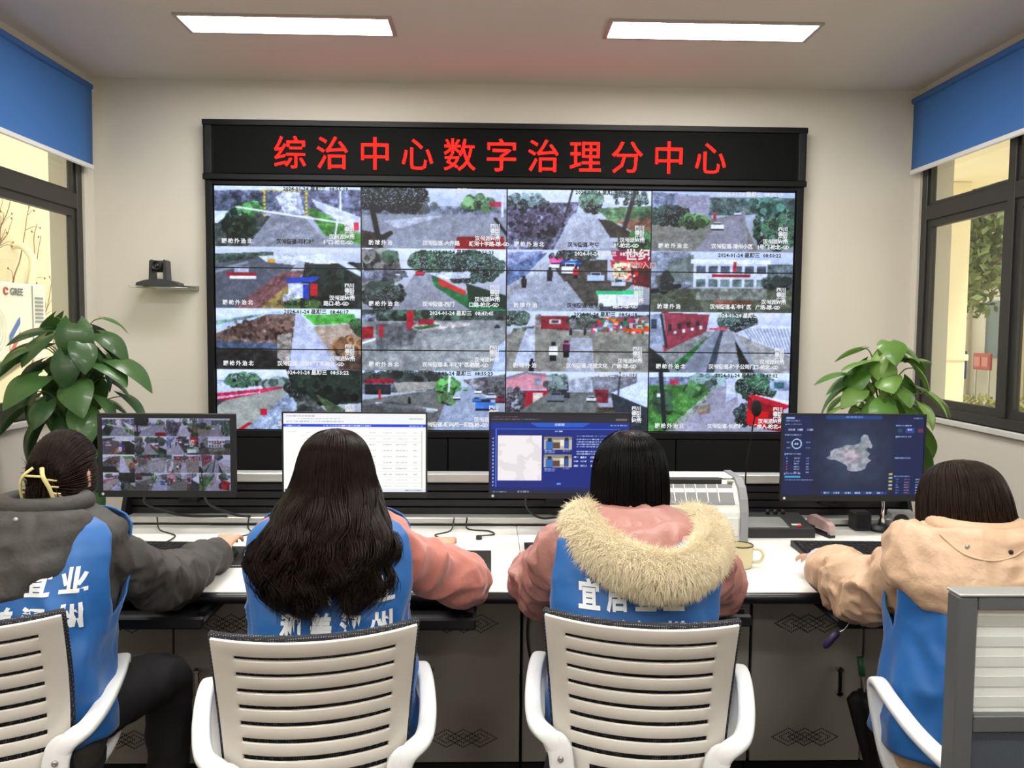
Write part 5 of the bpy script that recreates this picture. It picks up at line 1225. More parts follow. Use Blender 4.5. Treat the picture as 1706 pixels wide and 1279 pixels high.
# ------------------------------------------------------------------ glazed partition in front
pt = thing('desk_partition', 'grey framed office partition with striped glass near the camera', 'partition', (1.3, 1.42, 0))
M_pf = mat('partition_frame', '#5d6062', .4, .3); M_pg = mat('partition_fabric', '#3c434c', .85, bump=.2, bscale=300)
pxa, pxb, pya, pyb, pzt = .812, 2.1, 1.405, 1.445, 1.146
B((pxa, pya, 0), (pxa+.034, pyb, pzt), .003).build('post', M_pf, pt); B((pxb-.034, pya, 0), (pxb, pyb, pzt), .003).build('post', M_pf, pt)
B((pxa+.034, pya, pzt-.024), (pxb-.034, pyb, pzt), .002).build('top_rail', M_pf, pt)
B((pxa-.001, pya-.002, pzt), (pxb+.001, pyb+.002, pzt+.006), .002).build('cap', mat('cap_grey', '#a9aba8', .35, .4), pt)
B((pxa+.034, pya, .905), (pxb-.034, pyb, .935), .002).build('mid_rail', M_pf, pt)
B((pxa+.034, pya+.008, .06), (pxb-.034, pyb-.008, .905)).build('lower_panel', M_pg, pt)
B((pxa+.034, pya, 0), (pxb-.034, pyb, .06), .002).build('bottom_rail', M_pf, pt)
M_frost = mat('frosted_glass', '#d5d9d5', .35, vary=.02); M_frost2 = mat('frosted_band', '#c4c9c5', .5)
B((pxa+.034, 1.422, .935), (pxb-.034, 1.428, pzt-.024)).build('glass', M_frost, pt)
for k in range(5): B((pxa+.038, 1.4205, .945+.036*k), (pxb-.038, 1.4222, .963+.036*k)).build('frosted_strip', M_frost2, pt)
# folded umbrella leaning tip-down against the cabinets
um = thing('folded_umbrella', 'folded black umbrella hanging beside the desk cabinet, green handle', 'umbrella', (1.31, 2.75, .03))
d0 = np.array([1.285, 2.77, .375]); d1 = np.array([1.33, 2.74, .03])
n = 16; pts_ = [d0+(d1-d0)*t for t in np.linspace(0, 1, n)]
rings = []
for i, p_ in enumerate(pts_):
    t_ = i/(n-1); rad = .05*(1-t_)**.7+.006 if i else .035
    rings.append(np.array([p_+np.array([rad*(1+.22*math.cos(4*a))*math.cos(a), rad*.75*(1+.22*math.cos(4*a))*math.sin(a), 0]) for a in np.linspace(0, 2*PI, 33)[:-1]]))
MB().loft(rings).build('canopy', mat('umbrella_black', '#0e0e10', .6, bump=.2, bscale=30), um, True)
MB().rod(d0+(d0-d1)*.28, d0, .004, 8).build('shaft', M_steel, um)
MB().tube([d0+(d0-d1)*.16, d0+(d0-d1)*.34], .011, 10).build('handle', mat('handle_green', '#2f6b46', .4), um, True)
MB().rod(d1, d1+(d1-d0)*.05, .003, 8).build('tip', M_steel, um)
# ------------------------------------------------------------------ people
M_skin = mat('skin', '#c99c80', .5, vary=.06, vscale=14, sub=.15)
M_lip = mat('lips', '#a8605a', .4); M_eye = mat('eye_dark', '#1a1412', .2); M_eyew = mat('eye_white', '#d8d4cc', .3); M_brow = mat('brow', '#2a1f1a', .8)
def remesh(mb, voxel, smooth_it=3, name='tmp'):
    """one continuous closed surface out of overlapping volumes"""
    o = mb.build(name, M_skin)
    r = o.modifiers.new('r', 'REMESH'); r.mode = 'VOXEL'; r.voxel_size = voxel
    if smooth_it:
        s = o.modifiers.new('s', 'SMOOTH'); s.iterations = smooth_it; s.factor = .5
    dg = bpy.context.evaluated_depsgraph_get(); me = bpy.data.meshes.new_from_object(o.evaluated_get(dg))
    V = np.zeros(len(me.vertices)*3); me.vertices.foreach_get('co', V); N = np.zeros(len(me.vertices)*3); me.vertices.foreach_get('normal', N)
    F_ = np.zeros(len(me.loops), np.int32); me.loops.foreach_get('vertex_index', F_)
    tot = np.zeros(len(me.polygons), np.int32); me.polygons.foreach_get('loop_total', tot)
    Fq = []; k = 0
    for t in tot: Fq.append(tuple(F_[k:k+t])); k += t
    old = o.data; bpy.data.objects.remove(o); bpy.data.meshes.remove(old); bpy.data.meshes.remove(me)
    return V.reshape(-1, 3), N.reshape(-1, 3), Fq
TORSO = np.array([  # z, y centre, half width, half depth
    (.43, .03, .175, .11), (.50, .03, .19, .12), (.60, .035, .185, .12), (.72, .05, .184, .123), (.84, .075, .192, .127), (.93, .10, .2, .12),
    (.99, .12, .204, .112), (1.03, .135, .2, .102), (1.055, .145, .178, .092), (1.075, .152, .135, .081), (1.092, .158, .09, .072), (1.12, .165, .066, .062)])
def torso_ring(z, n=48, grow=0.0, sc=1.0, fold=0.0, seed=0, hug=0.0):
    yc, w, d = (np.interp(z, TORSO[:, 0], TORSO[:, k]) for k in (1, 2, 3))
    a = np.arange(n)*2*PI/n; ca, sa = np.cos(a), np.sin(a); e = 2/2.5
    g = grow
    if hug: g = grow-hug*np.abs(ca)**5
    if fold:
        p = np.stack([ca*2.2+seed, sa*2.2, np.full(n, z*7)], -1); q = np.stack([ca*3+z*6, sa*3, np.full(n, z*11+seed)], -1)
        g = g+fold*((vnoise(p, seed)-.5)*1.3+(1-2*np.abs(vnoise(q, seed+3)-.5))*.9-.3)
    return np.stack([(w*sc+g)*np.sign(ca)*np.abs(ca)**e, yc+(d*sc+g)*np.sign(sa)*np.abs(sa)**e, np.full(n, z)], 1)
class Body:
    """local frame of a seated person: x to their right, y forward, z up"""
    def __init__(s, x, y, yaw, dz=0.0, leanx=0.0, scale=1.0):
        s.o = np.array([x, y, 0.0]); s.c, s.s = math.cos(yaw), math.sin(yaw); s.dz = dz; s.lx = leanx; s.k = scale
    def w(s, p):
        p = np.atleast_2d(np.asarray(p, float)).copy(); z = p[:, 2].copy()
        f = np.clip((z-.45)/.6, 0, 1.3); p[:, 0] = p[:, 0]*s.k+s.lx*f; p[:, 2] = z+s.dz*np.clip((z-.45)/.4, 0, 1)
        return np.stack([s.o[0]+p[:, 0]*s.c-p[:, 1]*s.s, s.o[1]+p[:, 0]*s.s+p[:, 1]*s.c, p[:, 2]], 1)
def limb(m, path, radii, n=24, k=30, fold=0.0, freq=9.0, seed=0, flat=1.0):
    P = spline(path, k); R_ = np.interp(np.linspace(0, 1, k), np.linspace(0, 1, len(radii)), radii)
    T = np.gradient(P, axis=0); T /= np.linalg.norm(T, axis=1)[:, None]; u, _ = frame_of(T[0]); a = np.arange(n)*2*PI/n; rings = []
    L = np.concatenate([[0], np.cumsum(np.linalg.norm(np.diff(P, axis=0), axis=1))])
    for i in range(k):
        u = u-T[i]*(u@T[i]); u /= np.linalg.norm(u); w = np.cross(T[i], u); r = np.full(n, R_[i])
        if fold:
            q = np.stack([np.cos(a)*.9+seed, np.sin(a)*.9, np.full(n, L[i]*freq*2.2)+.6*np.sin(a+seed)], -1)
            r = r+fold*((1-2*np.abs(vnoise(q, seed)-.5))-.45+.35*np.sin(L[i]*freq*2*PI+np.sin(a)*.8+seed))
        rings.append(P[i]+r[:, None]*(np.cos(a)[:, None]*u+flat*np.sin(a)[:, None]*w))
    return m.loft(rings)
def hand(m, wrist, d, side, curl=.5, up=(0, 0, 1)):
    """palm and five fingers; side +1 right hand, -1 left hand; palm down"""
    wrist = np.array(wrist, float); d = np.array(d, float); d /= np.linalg.norm(d); up = np.array(up, float)
    l = np.cross(d, up); l /= np.linalg.norm(l); up = np.cross(l, d)      # l points to the person's right
    th = -side*l                                                       # towards the thumb
    rings = []
    for t, w, h in ((-.035, .026, .02), (0, .027, .019), (.03, .036, .018), (.06, .041, .016), (.082, .040, .013), (.09, .034, .009)):
        c = wrist+d*t+up*(.010*math.sin(PI*max(0, t)/.09))
        rings.append(np.array([c+w*math.cos(a)*l+h*math.sin(a)*up for a in np.linspace(0, 2*PI, 17)[:-1]]))
    m.loft(rings)
    for i, (off, L, sp) in enumerate(((.031, .074, .16), (.0105, .082, .05), (-.0105, .076, -.06), (-.031, .060, -.18))):
        p = wrist+d*.078+th*off+up*.008; dd = d*math.cos(sp)+th*math.sin(sp); ang = .1; P = [p-dd*.012, p]
        for s_, f in enumerate((.46, .3, .24)):
            ang += curl*(.55 if s_ == 0 else .6); p = p+L*f*(dd*math.cos(ang)-up*math.sin(ang)); P.append(p)
        m.tube(P, [.0095, .0095, .0086, .0078, .0058], 10)
    p = wrist+d*.022+th*.026; P = [p-th*.008]
    for L, a, dn in ((.034, .75, .15), (.032, .4, .3), (.026, .15, .4)):
        P.append(p); p = p+L*(d*math.cos(a)+th*math.sin(a)-up*dn)
    P.append(p); m.tube(P, [.013, .0125, .0105, .0092, .006], 10)
def head_geo(m, H, yaw, pitch=0.0):
    nu, nv = 44, 34; V = []
    for j in range(nv+1):
        ph = -PI/2+PI*j/nv
        for i in range(nu):
            th = 2*PI*i/nu; x, y, z = math.cos(ph)*math.cos(th), math.cos(ph)*math.sin(th), math.sin(ph)
            low = max(0, -z); f = max(0, y)
            X = .075*x*(1-.28*low**1.4); Y = .094*y; Z = .117*z
            if y < 0: Y *= (1-.35*low)
            Y += .016*low*f+.004*f
            def g(cx, cz, sx, sz): return math.exp(-((X-cx)/sx)**2-((Z-cz)/sz)**2) if y > 0 else 0
            Y += .021*g(0, -.022, .010, .017)+.010*g(0, .004, .008, .02)-.009*(g(.031, .006, .016, .011)+g(-.031, .006, .016, .011))
            Y += .006*(g(.03, .026, .022, .008)+g(-.03, .026, .022, .008))+.006*g(0, -.062, .02, .008)-.003*g(0, -.052, .016, .004)+.007*g(0, -.092, .018, .014)+.004*(g(.045, -.03, .02, .02)+g(-.045, -.03, .02, .02))
            V.append((X, Y, Z))
    Fq = [(j*nu+i, j*nu+(i+1) % nu, (j+1)*nu+(i+1) % nu, (j+1)*nu+i) for j in range(nv) for i in range(nu)]
    Rm = np.array(Matrix.Rotation(yaw, 3, 'Z')@Matrix.Rotation(pitch, 3, 'X')); H = np.array(H, float)
    m.add(np.array(V)@Rm.T+H, Fq)
    for s in (-1, 1):
        E_ = np.array(Matrix.Rotation(s*.35, 3, 'Z')); m.ell(H+Rm@np.array([s*.077, -.008, -.008]), (.008, .019, .032), 12, 10, Rm@E_)
        m.ell(H+Rm@np.array([s*.081, -.016, .006]), (.006, .015, .02), 10, 8, Rm@E_)
    return Rm
def paint_face(o, H, Rm):
    """lips, eyes and brows as material areas of the head"""
    me = o.data
    for q in (M_lip, M_eye, M_brow, M_eyew): me.materials.append(q)
    L = absloc(o)
    for p in me.polygons:
        c = Rm.T@(np.array(p.center)+L-H)
        if c[1] < .05 or abs(c[0]) > .06: continue
        if abs(c[2]+.062) < .007 and abs(c[0]) < .023*(1-abs(c[2]+.062)/.02): p.material_index = 1
        for s in (-1, 1):
            e = ((c[0]-s*.031)/.014)**2+((c[2]-.005)/.0062)**2
            if e < 1: p.material_index = 2 if abs(c[0]-s*.031) < .006 else 4
            if abs(c[2]-.028+.12*abs(abs(c[0])-.03)) < .0035 and .012 < abs(c[0]) < .05: p.material_index = 3
def cloth_disp(V, N, amp, scale, seed, ridged=True):
    """soft creases: sharp-edged valleys between rounded folds"""
    q = V*np.array(scale); q = q+.9*(np.stack([vnoise(V*6, seed+k) for k in (21, 22, 23)], -1)-.5)
    n = 1-np.abs(2*vnoise(q, seed)-1); n2 = 1-np.abs(2*vnoise(q*2.1+7, seed+1)-1)
    return V+N*(amp*((n**1.5-.45)+.45*(n2**1.5-.45)))[:, None]
def jacket(p, b, arms, m, radii, fold, freq, seed, voxel=.007, grow=.012, collar=True, disp=.016):
    mb = MB(); mb.loft([b.w(torso_ring(z, 40, grow)) for z in np.linspace(.45, 1.10, 26)])
    for k, (sh_, el, wr) in enumerate(arms):
        sh_, el, wr = map(np.array, (sh_, el, wr)); c = np.array([b.w([0, .12, .98])[0][0], sh_[1], sh_[2]])
        sh_ = sh_+np.array([np.sign(c[0]-sh_[0])*.025, 0, -.035])
        P_ = [sh_+(c-sh_)*.45+np.array([0, 0, -.02]), sh_, sh_+(el-sh_)*.5, el, el+(wr-el)*.33, el+(wr-el)*.7, wr]
        limb(mb, P_, radii, 28, 60, fold, freq, seed+k)
    V, N, Fq = remesh(mb, voxel, 1)
    V2 = cloth_disp(V, N, disp, (9, 17, 11), seed)
    lx = np.abs((V[:, 0]-b.o[0]-b.lx*np.clip((V[:, 2]-.45)/.6, 0, 1.3))*b.c+(V[:, 1]-b.o[1])*b.s)
    wt = np.clip((lx-.17)/.06, 0, 1)*.85+.15; wt = np.maximum(wt, np.clip((V[:, 1]-b.o[1]-.26)/.05, 0, 1)); V = V+(V2-V)*wt[:, None]
    return mesh_obj('jacket', V, Fq, m, p, True)
M_vest = mat('vest_blue', '#135fa6', .5, vary=.05, vscale=6, bump=.35, bscale=9, bdist=.03, bdetail=2, sheen=.2)
M_vprint = mat('vest_print', '#eef2f4', .6)
def vest(p, b, seed, z0=.55, grow=.026, pit=.815, ztop=1.07, wide=1.0):
    """back and front panel joined below the armpits, with smooth armhole edges"""
    n, k = 56, 64; zs = np.concatenate([np.linspace(z0, pit, 30), np.linspace(pit, ztop, 35)[1:]]); V = []; Fq = []
    def dl(z): return np.interp(z, [pit, pit+.02, pit+.06, pit+.12, .99, 1.03, ztop], [0, .08, .24, .36, .42, .44, .46])*wide
    for side in (-1, 1):
        base = len(V)
        for z in zs:
            d_ = dl(z); a0, a1 = (PI+d_, 2*PI-d_) if side < 0 else (d_, PI-d_)
            R_ = torso_ring(z, 360, grow, 1.0, .02*min(1, (1.12-z)/.25), seed, grow*.55*math.exp(-((z-pit)/.08)**2))
            q = (np.linspace(a0, a1, n+1)/(2*PI)*360) % 360; i0 = np.floor(q).astype(int) % 360; f = (q-np.floor(q))[:, None]
            V += list(b.w(R_[i0]*(1-f)+R_[(i0+1) % 360]*f))
        for i in range(len(zs)-1):
            for j in range(n): q = base+i*(n+1)+j; Fq.append((q, q+1, q+n+2, q+n+1))
    V = np.array(V)
    o = mesh_obj('vest', V, Fq, M_vest, p, True); md = o.modifiers.new('thickness', 'SOLIDIFY'); md.thickness = .005; md.offset = 0
    bm = bmesh.new(); bm.from_mesh(o.data); bmesh.ops.remove_doubles(bm, verts=bm.verts[:], dist=1e-5); bm.to_mesh(o.data); bm.free()
    return o, BVHTree.FromPolygons(V.tolist(), Fq)
def vest_text(v, bv, body, px, py, Yd, size, px_step, sx=.8):
    for i, ch in enumerate(body):
        c = at(px+i*px_step, py, Yd); t, f = text_raw(ch, size, .0022*size/.06, 'LEFT', 2)
        # refine long edges a little by splitting into triangles, then lay every point on the cloth
        bm = bmesh.new(); vs = [bm.verts.new(q) for q in t]
        for q in f:
            try: bm.faces.new([vs[a] for a in q])
            except ValueError: pass
        bmesh.ops.triangulate(bm, faces=bm.faces[:])
        for _ in range(3):
            lo = [e for e in bm.edges if e.calc_length() > size*.09]
            if lo: bmesh.ops.subdivide_edges(bm, edges=lo, cuts=1, use_grid_fill=False); bmesh.ops.triangulate(bm, faces=bm.faces[:])
        bm.verts.index_update(); P = []; miss = False
        for q in bm.verts:
            x, z = c[0]+(-size*.5+q.co.x)*sx, c[2]-size*.38+q.co.y
            h = bv.ray_cast(Vector((x, 1.2, z)), Vector((0, 1, 0)))[0]
            if h is None: miss = True; break
            P.append((x, h.y-.0065, z))
        if not miss: mesh_obj('character', P, [[w.index for w in q.verts] for q in bm.faces], M_vprint, v)
        bm.free()
M_trs = mat('trousers_black', '#141417', .8, vary=.1, vscale=12, bump=.2, bscale=60); M_shoe = mat('shoe_dark', '#1b1a1c', .5)
def lower(p, b, knees, m_tr=M_trs):
    mb = MB(); mb.loft([b.w(torso_ring(z, 32, .004, .97)) for z in np.linspace(.46, .60, 8)])
    an = []
    for s, (kx, ky) in zip((-1, 1), knees):
        A = b.w([[s*.09, .02, .55], [(s*.09+kx)/2, ky*.55, .55], [kx, ky, .535], [kx, ky+.03, .40], [kx, ky+.01, .2], [kx, ky, .095]])
        limb(mb, A, [.09, .088, .068, .062, .055, .052], 20, 36, .004, 7, 3); an.append(A[-1])
    V, N, Fq = remesh(mb, .011, 2); V = cloth_disp(V, N, .010, (9, 13, 9), 5); mesh_obj('trousers', V, Fq, m_tr, p, True)
    for a in an:
        rings = []
        for t, w, h in ((-.07, .02, .03), (-.06, .032, .06), (-.02, .036, .085), (.03, .038, .07), (.08, .043, .05), (.13, .042, .04), (.165, .03, .03), (.175, .01, .015)):
            rings.append(np.array([[a[0]+w*math.cos(q), a[1]+t, max(.004, .004+h*.5+h*.5*math.sin(q))] for q in np.linspace(0, 2*PI, 17)[:-1]]))
        MB().loft(rings).build('shoe', M_shoe, p, True)
    return an
def body_skin(p, b, H, hyaw, hpitch, arms, knees, hands):
    mb = MB(); Rm = head_geo(mb, H, hyaw, hpitch)
    nb = b.w([0, .15, 1.06])[0]; Hh = np.array(H, float)
    mb.tube(spline([nb-np.array([0, .02, .06]), nb, (nb+Hh)/2+np.array([0, -.012, -.0]), Hh+Rm@np.array([0, -.025, -.05])], 12), np.linspace(.066, .052, 12), 16)
    mb.loft([b.w(torso_ring(z, 28, -.006, .84)) for z in np.linspace(.48, 1.04, 18)])
    for (sh_, el, wr), (side, d, curl) in zip(arms, hands):
        sh_, el, wr = map(np.array, (sh_, el, wr)); sh_ = sh_+np.array([np.sign(nb[0]-sh_[0])*.035, 0, -.045]); d = np.array(d, float)/np.linalg.norm(d)
        mb.tube(spline([sh_+(nb-sh_)*.25+np.array([0, 0, -.05]), sh_, el, wr, wr+d*.05], 24), np.interp(np.linspace(0, 1, 24), [0, .35, .65, 1], [.042, .04, .036, .026]), 12)
        hand(mb, wr+d*.055, d, side, curl)
    for s, (kx, ky) in zip((-1, 1), knees):
        A = b.w([[s*.09, .02, .55], [kx, ky, .535], [kx, ky+.03, .40], [kx, ky, .07]]); mb.tube(spline(A, 20), np.linspace(.075, .04, 20), 12); mb.ell(A[-1]+np.array([0, .05, -.02]), (.028, .08, .028), 10, 8)
    V, N, Fq = remesh(mb, .005, 3)
    o = mesh_obj('body', V, Fq, M_skin, p, True); paint_face(o, Hh, Rm); return Rm
# hair --------------------------------------------------------------------
def hair_mat(name, c0, c1, rough=.38):
    m = bpy.data.materials.new(name); m.use_nodes = True; nt = m.node_tree; b = nt.nodes['Principled BSDF']
    tc = nt.nodes.new('ShaderNodeTexCoord'); mp = nt.nodes.new('ShaderNodeMapping'); mp.inputs['Scale'].default_value = (60, 60, 5)
    n = nt.nodes.new('ShaderNodeTexNoise'); n.inputs['Scale'].default_value = 1.0; n.inputs['Detail'].default_value = 3
    mx = nt.nodes.new('ShaderNodeMix'); mx.data_type = 'RGBA'; mx.inputs[6].default_value = (*lin(c0), 1); mx.inputs[7].default_value = (*lin(c1), 1)
    nt.links.new(tc.outputs['Object'], mp.inputs['Vector']); nt.links.new(mp.outputs[0], n.inputs['Vector']); nt.links.new(n.outputs['Fac'], mx.inputs[0]); nt.links.new(mx.outputs[2], b.inputs['Base Color'])
    b.inputs['Roughness'].default_value = rough; b.inputs['Specular IOR Level'].default_value = .1
    return m
def strands_mesh(paths, r0, sides=3):
    """many tapered strands as one mesh; paths (n,k,3)"""
    P = np.asarray(paths); n, k, _ = P.shape; T = np.gradient(P, axis=1); T /= np.linalg.norm(T, axis=2, keepdims=True)+1e-9
    up = np.array([.3, .2, 1.0]); u = np.cross(T, up); u /= np.linalg.norm(u, axis=2, keepdims=True)+1e-9; w = np.cross(T, u)
    t = np.linspace(0, 1, k); rad = r0*np.minimum(1, np.minimum(.5+t*4, (1-t)*2.5+.15))
    r0a = np.asarray(rad)[None, :, None]
    a = np.arange(sides)*2*PI/sides
    V = np.stack([P+r0a*(math.cos(q)*u+math.sin(q)*w) for q in a], 2).reshape(-1, 3)
    i = np.arange(n)[:, None, None]*k*sides; j = np.arange(k-1)[None, :, None]*sides; q = np.arange(sides)[None, None, :]; q2 = (q+1) % sides
    F_ = np.stack([i+j+q, i+j+q2, i+j+sides+q2, i+j+sides+q], -1).reshape(-1, 4)
    return V, F_
def fast_mesh(name, V, F_, m, parent):
    me = bpy.data.meshes.new(name); nf = len(F_); k = F_.shape[1]
    me.vertices.add(len(V)); me.vertices.foreach_set('co', (V-absloc(parent)).reshape(-1))
    me.loops.add(nf*k); me.loops.foreach_set('vertex_index', F_.reshape(-1).astype(np.int32))
    me.polygons.add(nf); me.polygons.foreach_set('loop_start', np.arange(0, nf*k, k, dtype=np.int32)); me.update(calc_edges=True)
    me.shade_smooth(); me.materials.append(m); o = bpy.data.objects.new(name, me); COL.objects.link(o); o.parent = parent; LOC[o.name] = absloc(parent); return o
def hair_table(tab, n=40):
    return spline(np.array(tab, float), n)
def hair_pos(tab, t, al, H, Rm, s=1.0):
    i = np.clip(t, 0, 1)*(len(tab)-1); a = np.floor(i).astype(int); a = np.minimum(a, len(tab)-2); f = (i-a)[..., None]; q = tab[a]*(1-f)+tab[a+1]*f
    loc = np.stack([q[..., 1]*s*np.sin(al), q[..., 3]-q[..., 2]*s*np.cos(al), q[..., 0]+(s-1)*.06], -1)
    return loc@Rm.T+H
def make_hair(p, H, Rm, tab, amax, n, m, seed, wave=0.0, wfreq=9, r0=.0022, tip=(.9, 1.0), clumps=60, k=20, spread=.02, flare=None, cl=.55, mass=.93):
    H = np.array(H, float); tab = hair_table(tab); rg = np.random.default_rng(seed)
    # underlying mass
    nt_, na = 30, 48; T, A = np.meshgrid(np.linspace(0, mass, nt_), np.linspace(-1, 1, na), indexing='ij')
    AA = A*np.minimum(PI, amax(T)); G = hair_pos(tab, T, AA, H, Rm, .93+.03*vnoise(np.stack([A*9, T*2, A*0], -1), seed)); idx = np.arange(nt_*na).reshape(nt_, na)
    Fq = np.stack([idx[:-1, :-1], idx[:-1, 1:], idx[1:, 1:], idx[1:, :-1]], -1).reshape(-1, 4)
    o = fast_mesh('hair_mass', G.reshape(-1, 3), Fq, m, p); md = o.modifiers.new('thickness', 'SOLIDIFY'); md.thickness = .012; md.offset = 0
    ca = np.linspace(-1, 1, clumps)+rg.normal(0, .6/clumps, clumps); cph = rg.uniform(0, 2*PI, clumps*3); cw = rg.uniform(.4, 1.3, clumps*3)
    u0 = rg.uniform(-1, 1, n); c = np.abs(u0[:, None]+rg.normal(0, .8/clumps, (n, 1))-ca[None]).argmin(1); lay = rg.integers(0, 3, n); c2 = c*3+lay; ct1 = rg.uniform(*tip, clumps*3)
    t0 = rg.random(n)**1.3*.30; t1 = np.minimum(1, ct1[c2]+rg.normal(0, .02, n)); t = t0[:, None]+(t1-t0)[:, None]*np.linspace(0, 1, k)[None]
    grp = ca[c]; mixf = np.clip((t-.25)/.75, 0, 1)*cl
    u = u0[:, None]*(1-mixf)+grp[:, None]*mixf*1.0+(u0-grp)[:, None]*mixf*.25
    al = u*np.minimum(PI, amax(t)); s = (.94+.035*lay+rg.uniform(-.012, .02, n))[:, None]+0*t
    if flare is not None: s = s*(1+flare*rg.random(n)[:, None]*np.clip((t-.6)/.4, 0, 1)**2)
    P = hair_pos(tab, t, al, H, Rm, s)
    ph = cph[c2][:, None]+rg.normal(0, .15, n)[:, None]; am = wave*np.clip((t-.3)/.7, 0, 1)**1.3*cw[c2][:, None]
    P[..., 0] += am*np.sin(wfreq*t*PI+ph); P[..., 1] += .6*am*np.cos(wfreq*t*PI+ph*1.3)
    P += rg.normal(0, 1, (n, 1, 3))*spread*np.clip((t-.5)/.5, 0, 1)[..., None]**2
    V, F_ = strands_mesh(P, r0); return fast_mesh('hair', V, F_, m, p)
def hood_roll(p, b, m, cz, R0, hh, th, seed, amax=2.2, name='hood', drop=.05, ycen=.13, fold=.01, front=(.03, .03), aoff=0.0, xs=1.15):
    """soft hood lying round the neck and hanging on the back"""
    k, n = 50, 28; rings = []; a = np.arange(n)*2*PI/n
    for i in range(k):
        al = -amax+2*amax*i/(k-1); wgt = max(0, math.cos(al*.5*PI/amax))**.8
        h = front[0]+(hh-front[0])*wgt; t_ = front[1]+(th-front[1])*wgt; r = R0*(1-.12*(1-wgt)); z = cz-drop*wgt+.0
        rad = np.array([math.sin(al+aoff), -math.cos(al+aoff), 0]); c = np.array([0, ycen, z])+rad*r*np.array([xs, 1, 1])
        q = np.stack([np.cos(a)*1.5+seed, np.sin(a)*1.5, np.full(n, al*2.4)], -1); dsp = fold*(1-2*np.abs(vnoise(q*1.6, seed)-.5)-.4)
        # cross-section leans outward towards its lower end
        up = np.array([0, 0, 1.0])-rad*.55*wgt; up /= np.linalg.norm(up); ot = np.cross(np.cross(up, rad), up); ot /= np.linalg.norm(ot)
        e = .8; rings.append(c+(t_+dsp)[:, None]*(np.sign(np.cos(a))*np.abs(np.cos(a))**e)[:, None]*ot+(h+dsp)[:, None]*(np.sign(np.sin(a))*np.abs(np.sin(a))**e)[:, None]*up)
    R2 = [b.w(r) for r in rings]
    mb = MB().loft(R2); V, N, Fq = remesh(mb, .009, 2); V = cloth_disp(V, N, .014, (10, 10, 9), seed)
    o = mesh_obj(name, V, Fq, m, p, True)
    HOODS[p.name] = BVHTree.FromPolygons(V.tolist(), Fq)
    return o
HOODS = {}
def seam(p, bv, pts, m, r=.0022, name='seam'):
    """a stitched edge lying on the cloth"""
    out = []
    for px, py in pts:
        d = at(px, py, 2.0)-CAM; h = bv.ray_cast(Vector(CAM), Vector(d).normalized())[0]
        if h is not None: out.append(np.array(h)-np.array([0, .001, 0]))
    if len(out) > 2: MB().tube(spline(out, 40), r, 6).build(name, m, p, True)
KN = [(-.13, .42), (.13, .42)]
# ---- person with the hair clip, dark grey jacket
M_gray = mat('jacket_grey', '#3d3b38', .7, vary=.12, vscale=9, bump=.35, bscale=24, bdist=.02)
p1 = thing('person', 'seated person in dark grey hooded jacket and blue vest, hair in a pale clip', 'person', (-1.22, 2.15, 0), group='people seated at the desk')
b1 = Body(-1.225, 2.15, 0.0, .02, .015, 1.03)
arms1 = [((-1.43, 2.28, 1.02), (-1.50, 2.50, .83), (-1.36, 2.92, .815)), ((-1.03, 2.28, 1.02), (-.985, 2.52, .825), (-.95, 2.95, .805))]
H1 = np.array([-1.2, 2.39, 1.175])
kn1 = [(-.16, .42), (.24, .36)]
R1 = body_skin(p1, b1, H1, -.1, -.06, arms1, kn1, [(-1, (.2, 1, -.03), .35), (1, (-.04, 1, .14), .6)])
lower(p1, b1, kn1)
jacket(p1, b1, arms1, M_gray, [.06, .072, .074, .078, .072, .062, .044], .011, 7, 11, disp=.018)
v1, bv1 = vest(p1, b1, 3, .53)
vest_text(v1, bv1, '宜居宜业', -42, 974, 2.09, .066, 50.5, .9); vest_text(v1, bv1, '和美汉州', -40, 1030, 2.09, .066, 50.5, .9)
hood_roll(p1, b1, M_gray, 1.055, .13, .125, .05, 4, 1.75, drop=.085, fold=.014, aoff=-.45, front=(.025, .022))
MB().tube(b1.w([[.10*math.sin(a), .15-.085*math.cos(a), 1.10] for a in np.linspace(-2.3, 2.3, 24)]), .026, 12).build('collar', M_gray, p1, True)
for px, py in ((42, 830), (118, 838), (26, 866)):
    q = HOODS[p1.name].ray_cast(Vector(CAM), Vector(at(px, py, 2.0)-CAM).normalized())[0]
    if q is not None: MB().ell(np.array(q), (.007, .005, .007), 10, 8).build('snap_button', M_steel, p1, True)
M_h1 = hair_mat('hair_dark_brown', '#100b09', '#2a1e18')
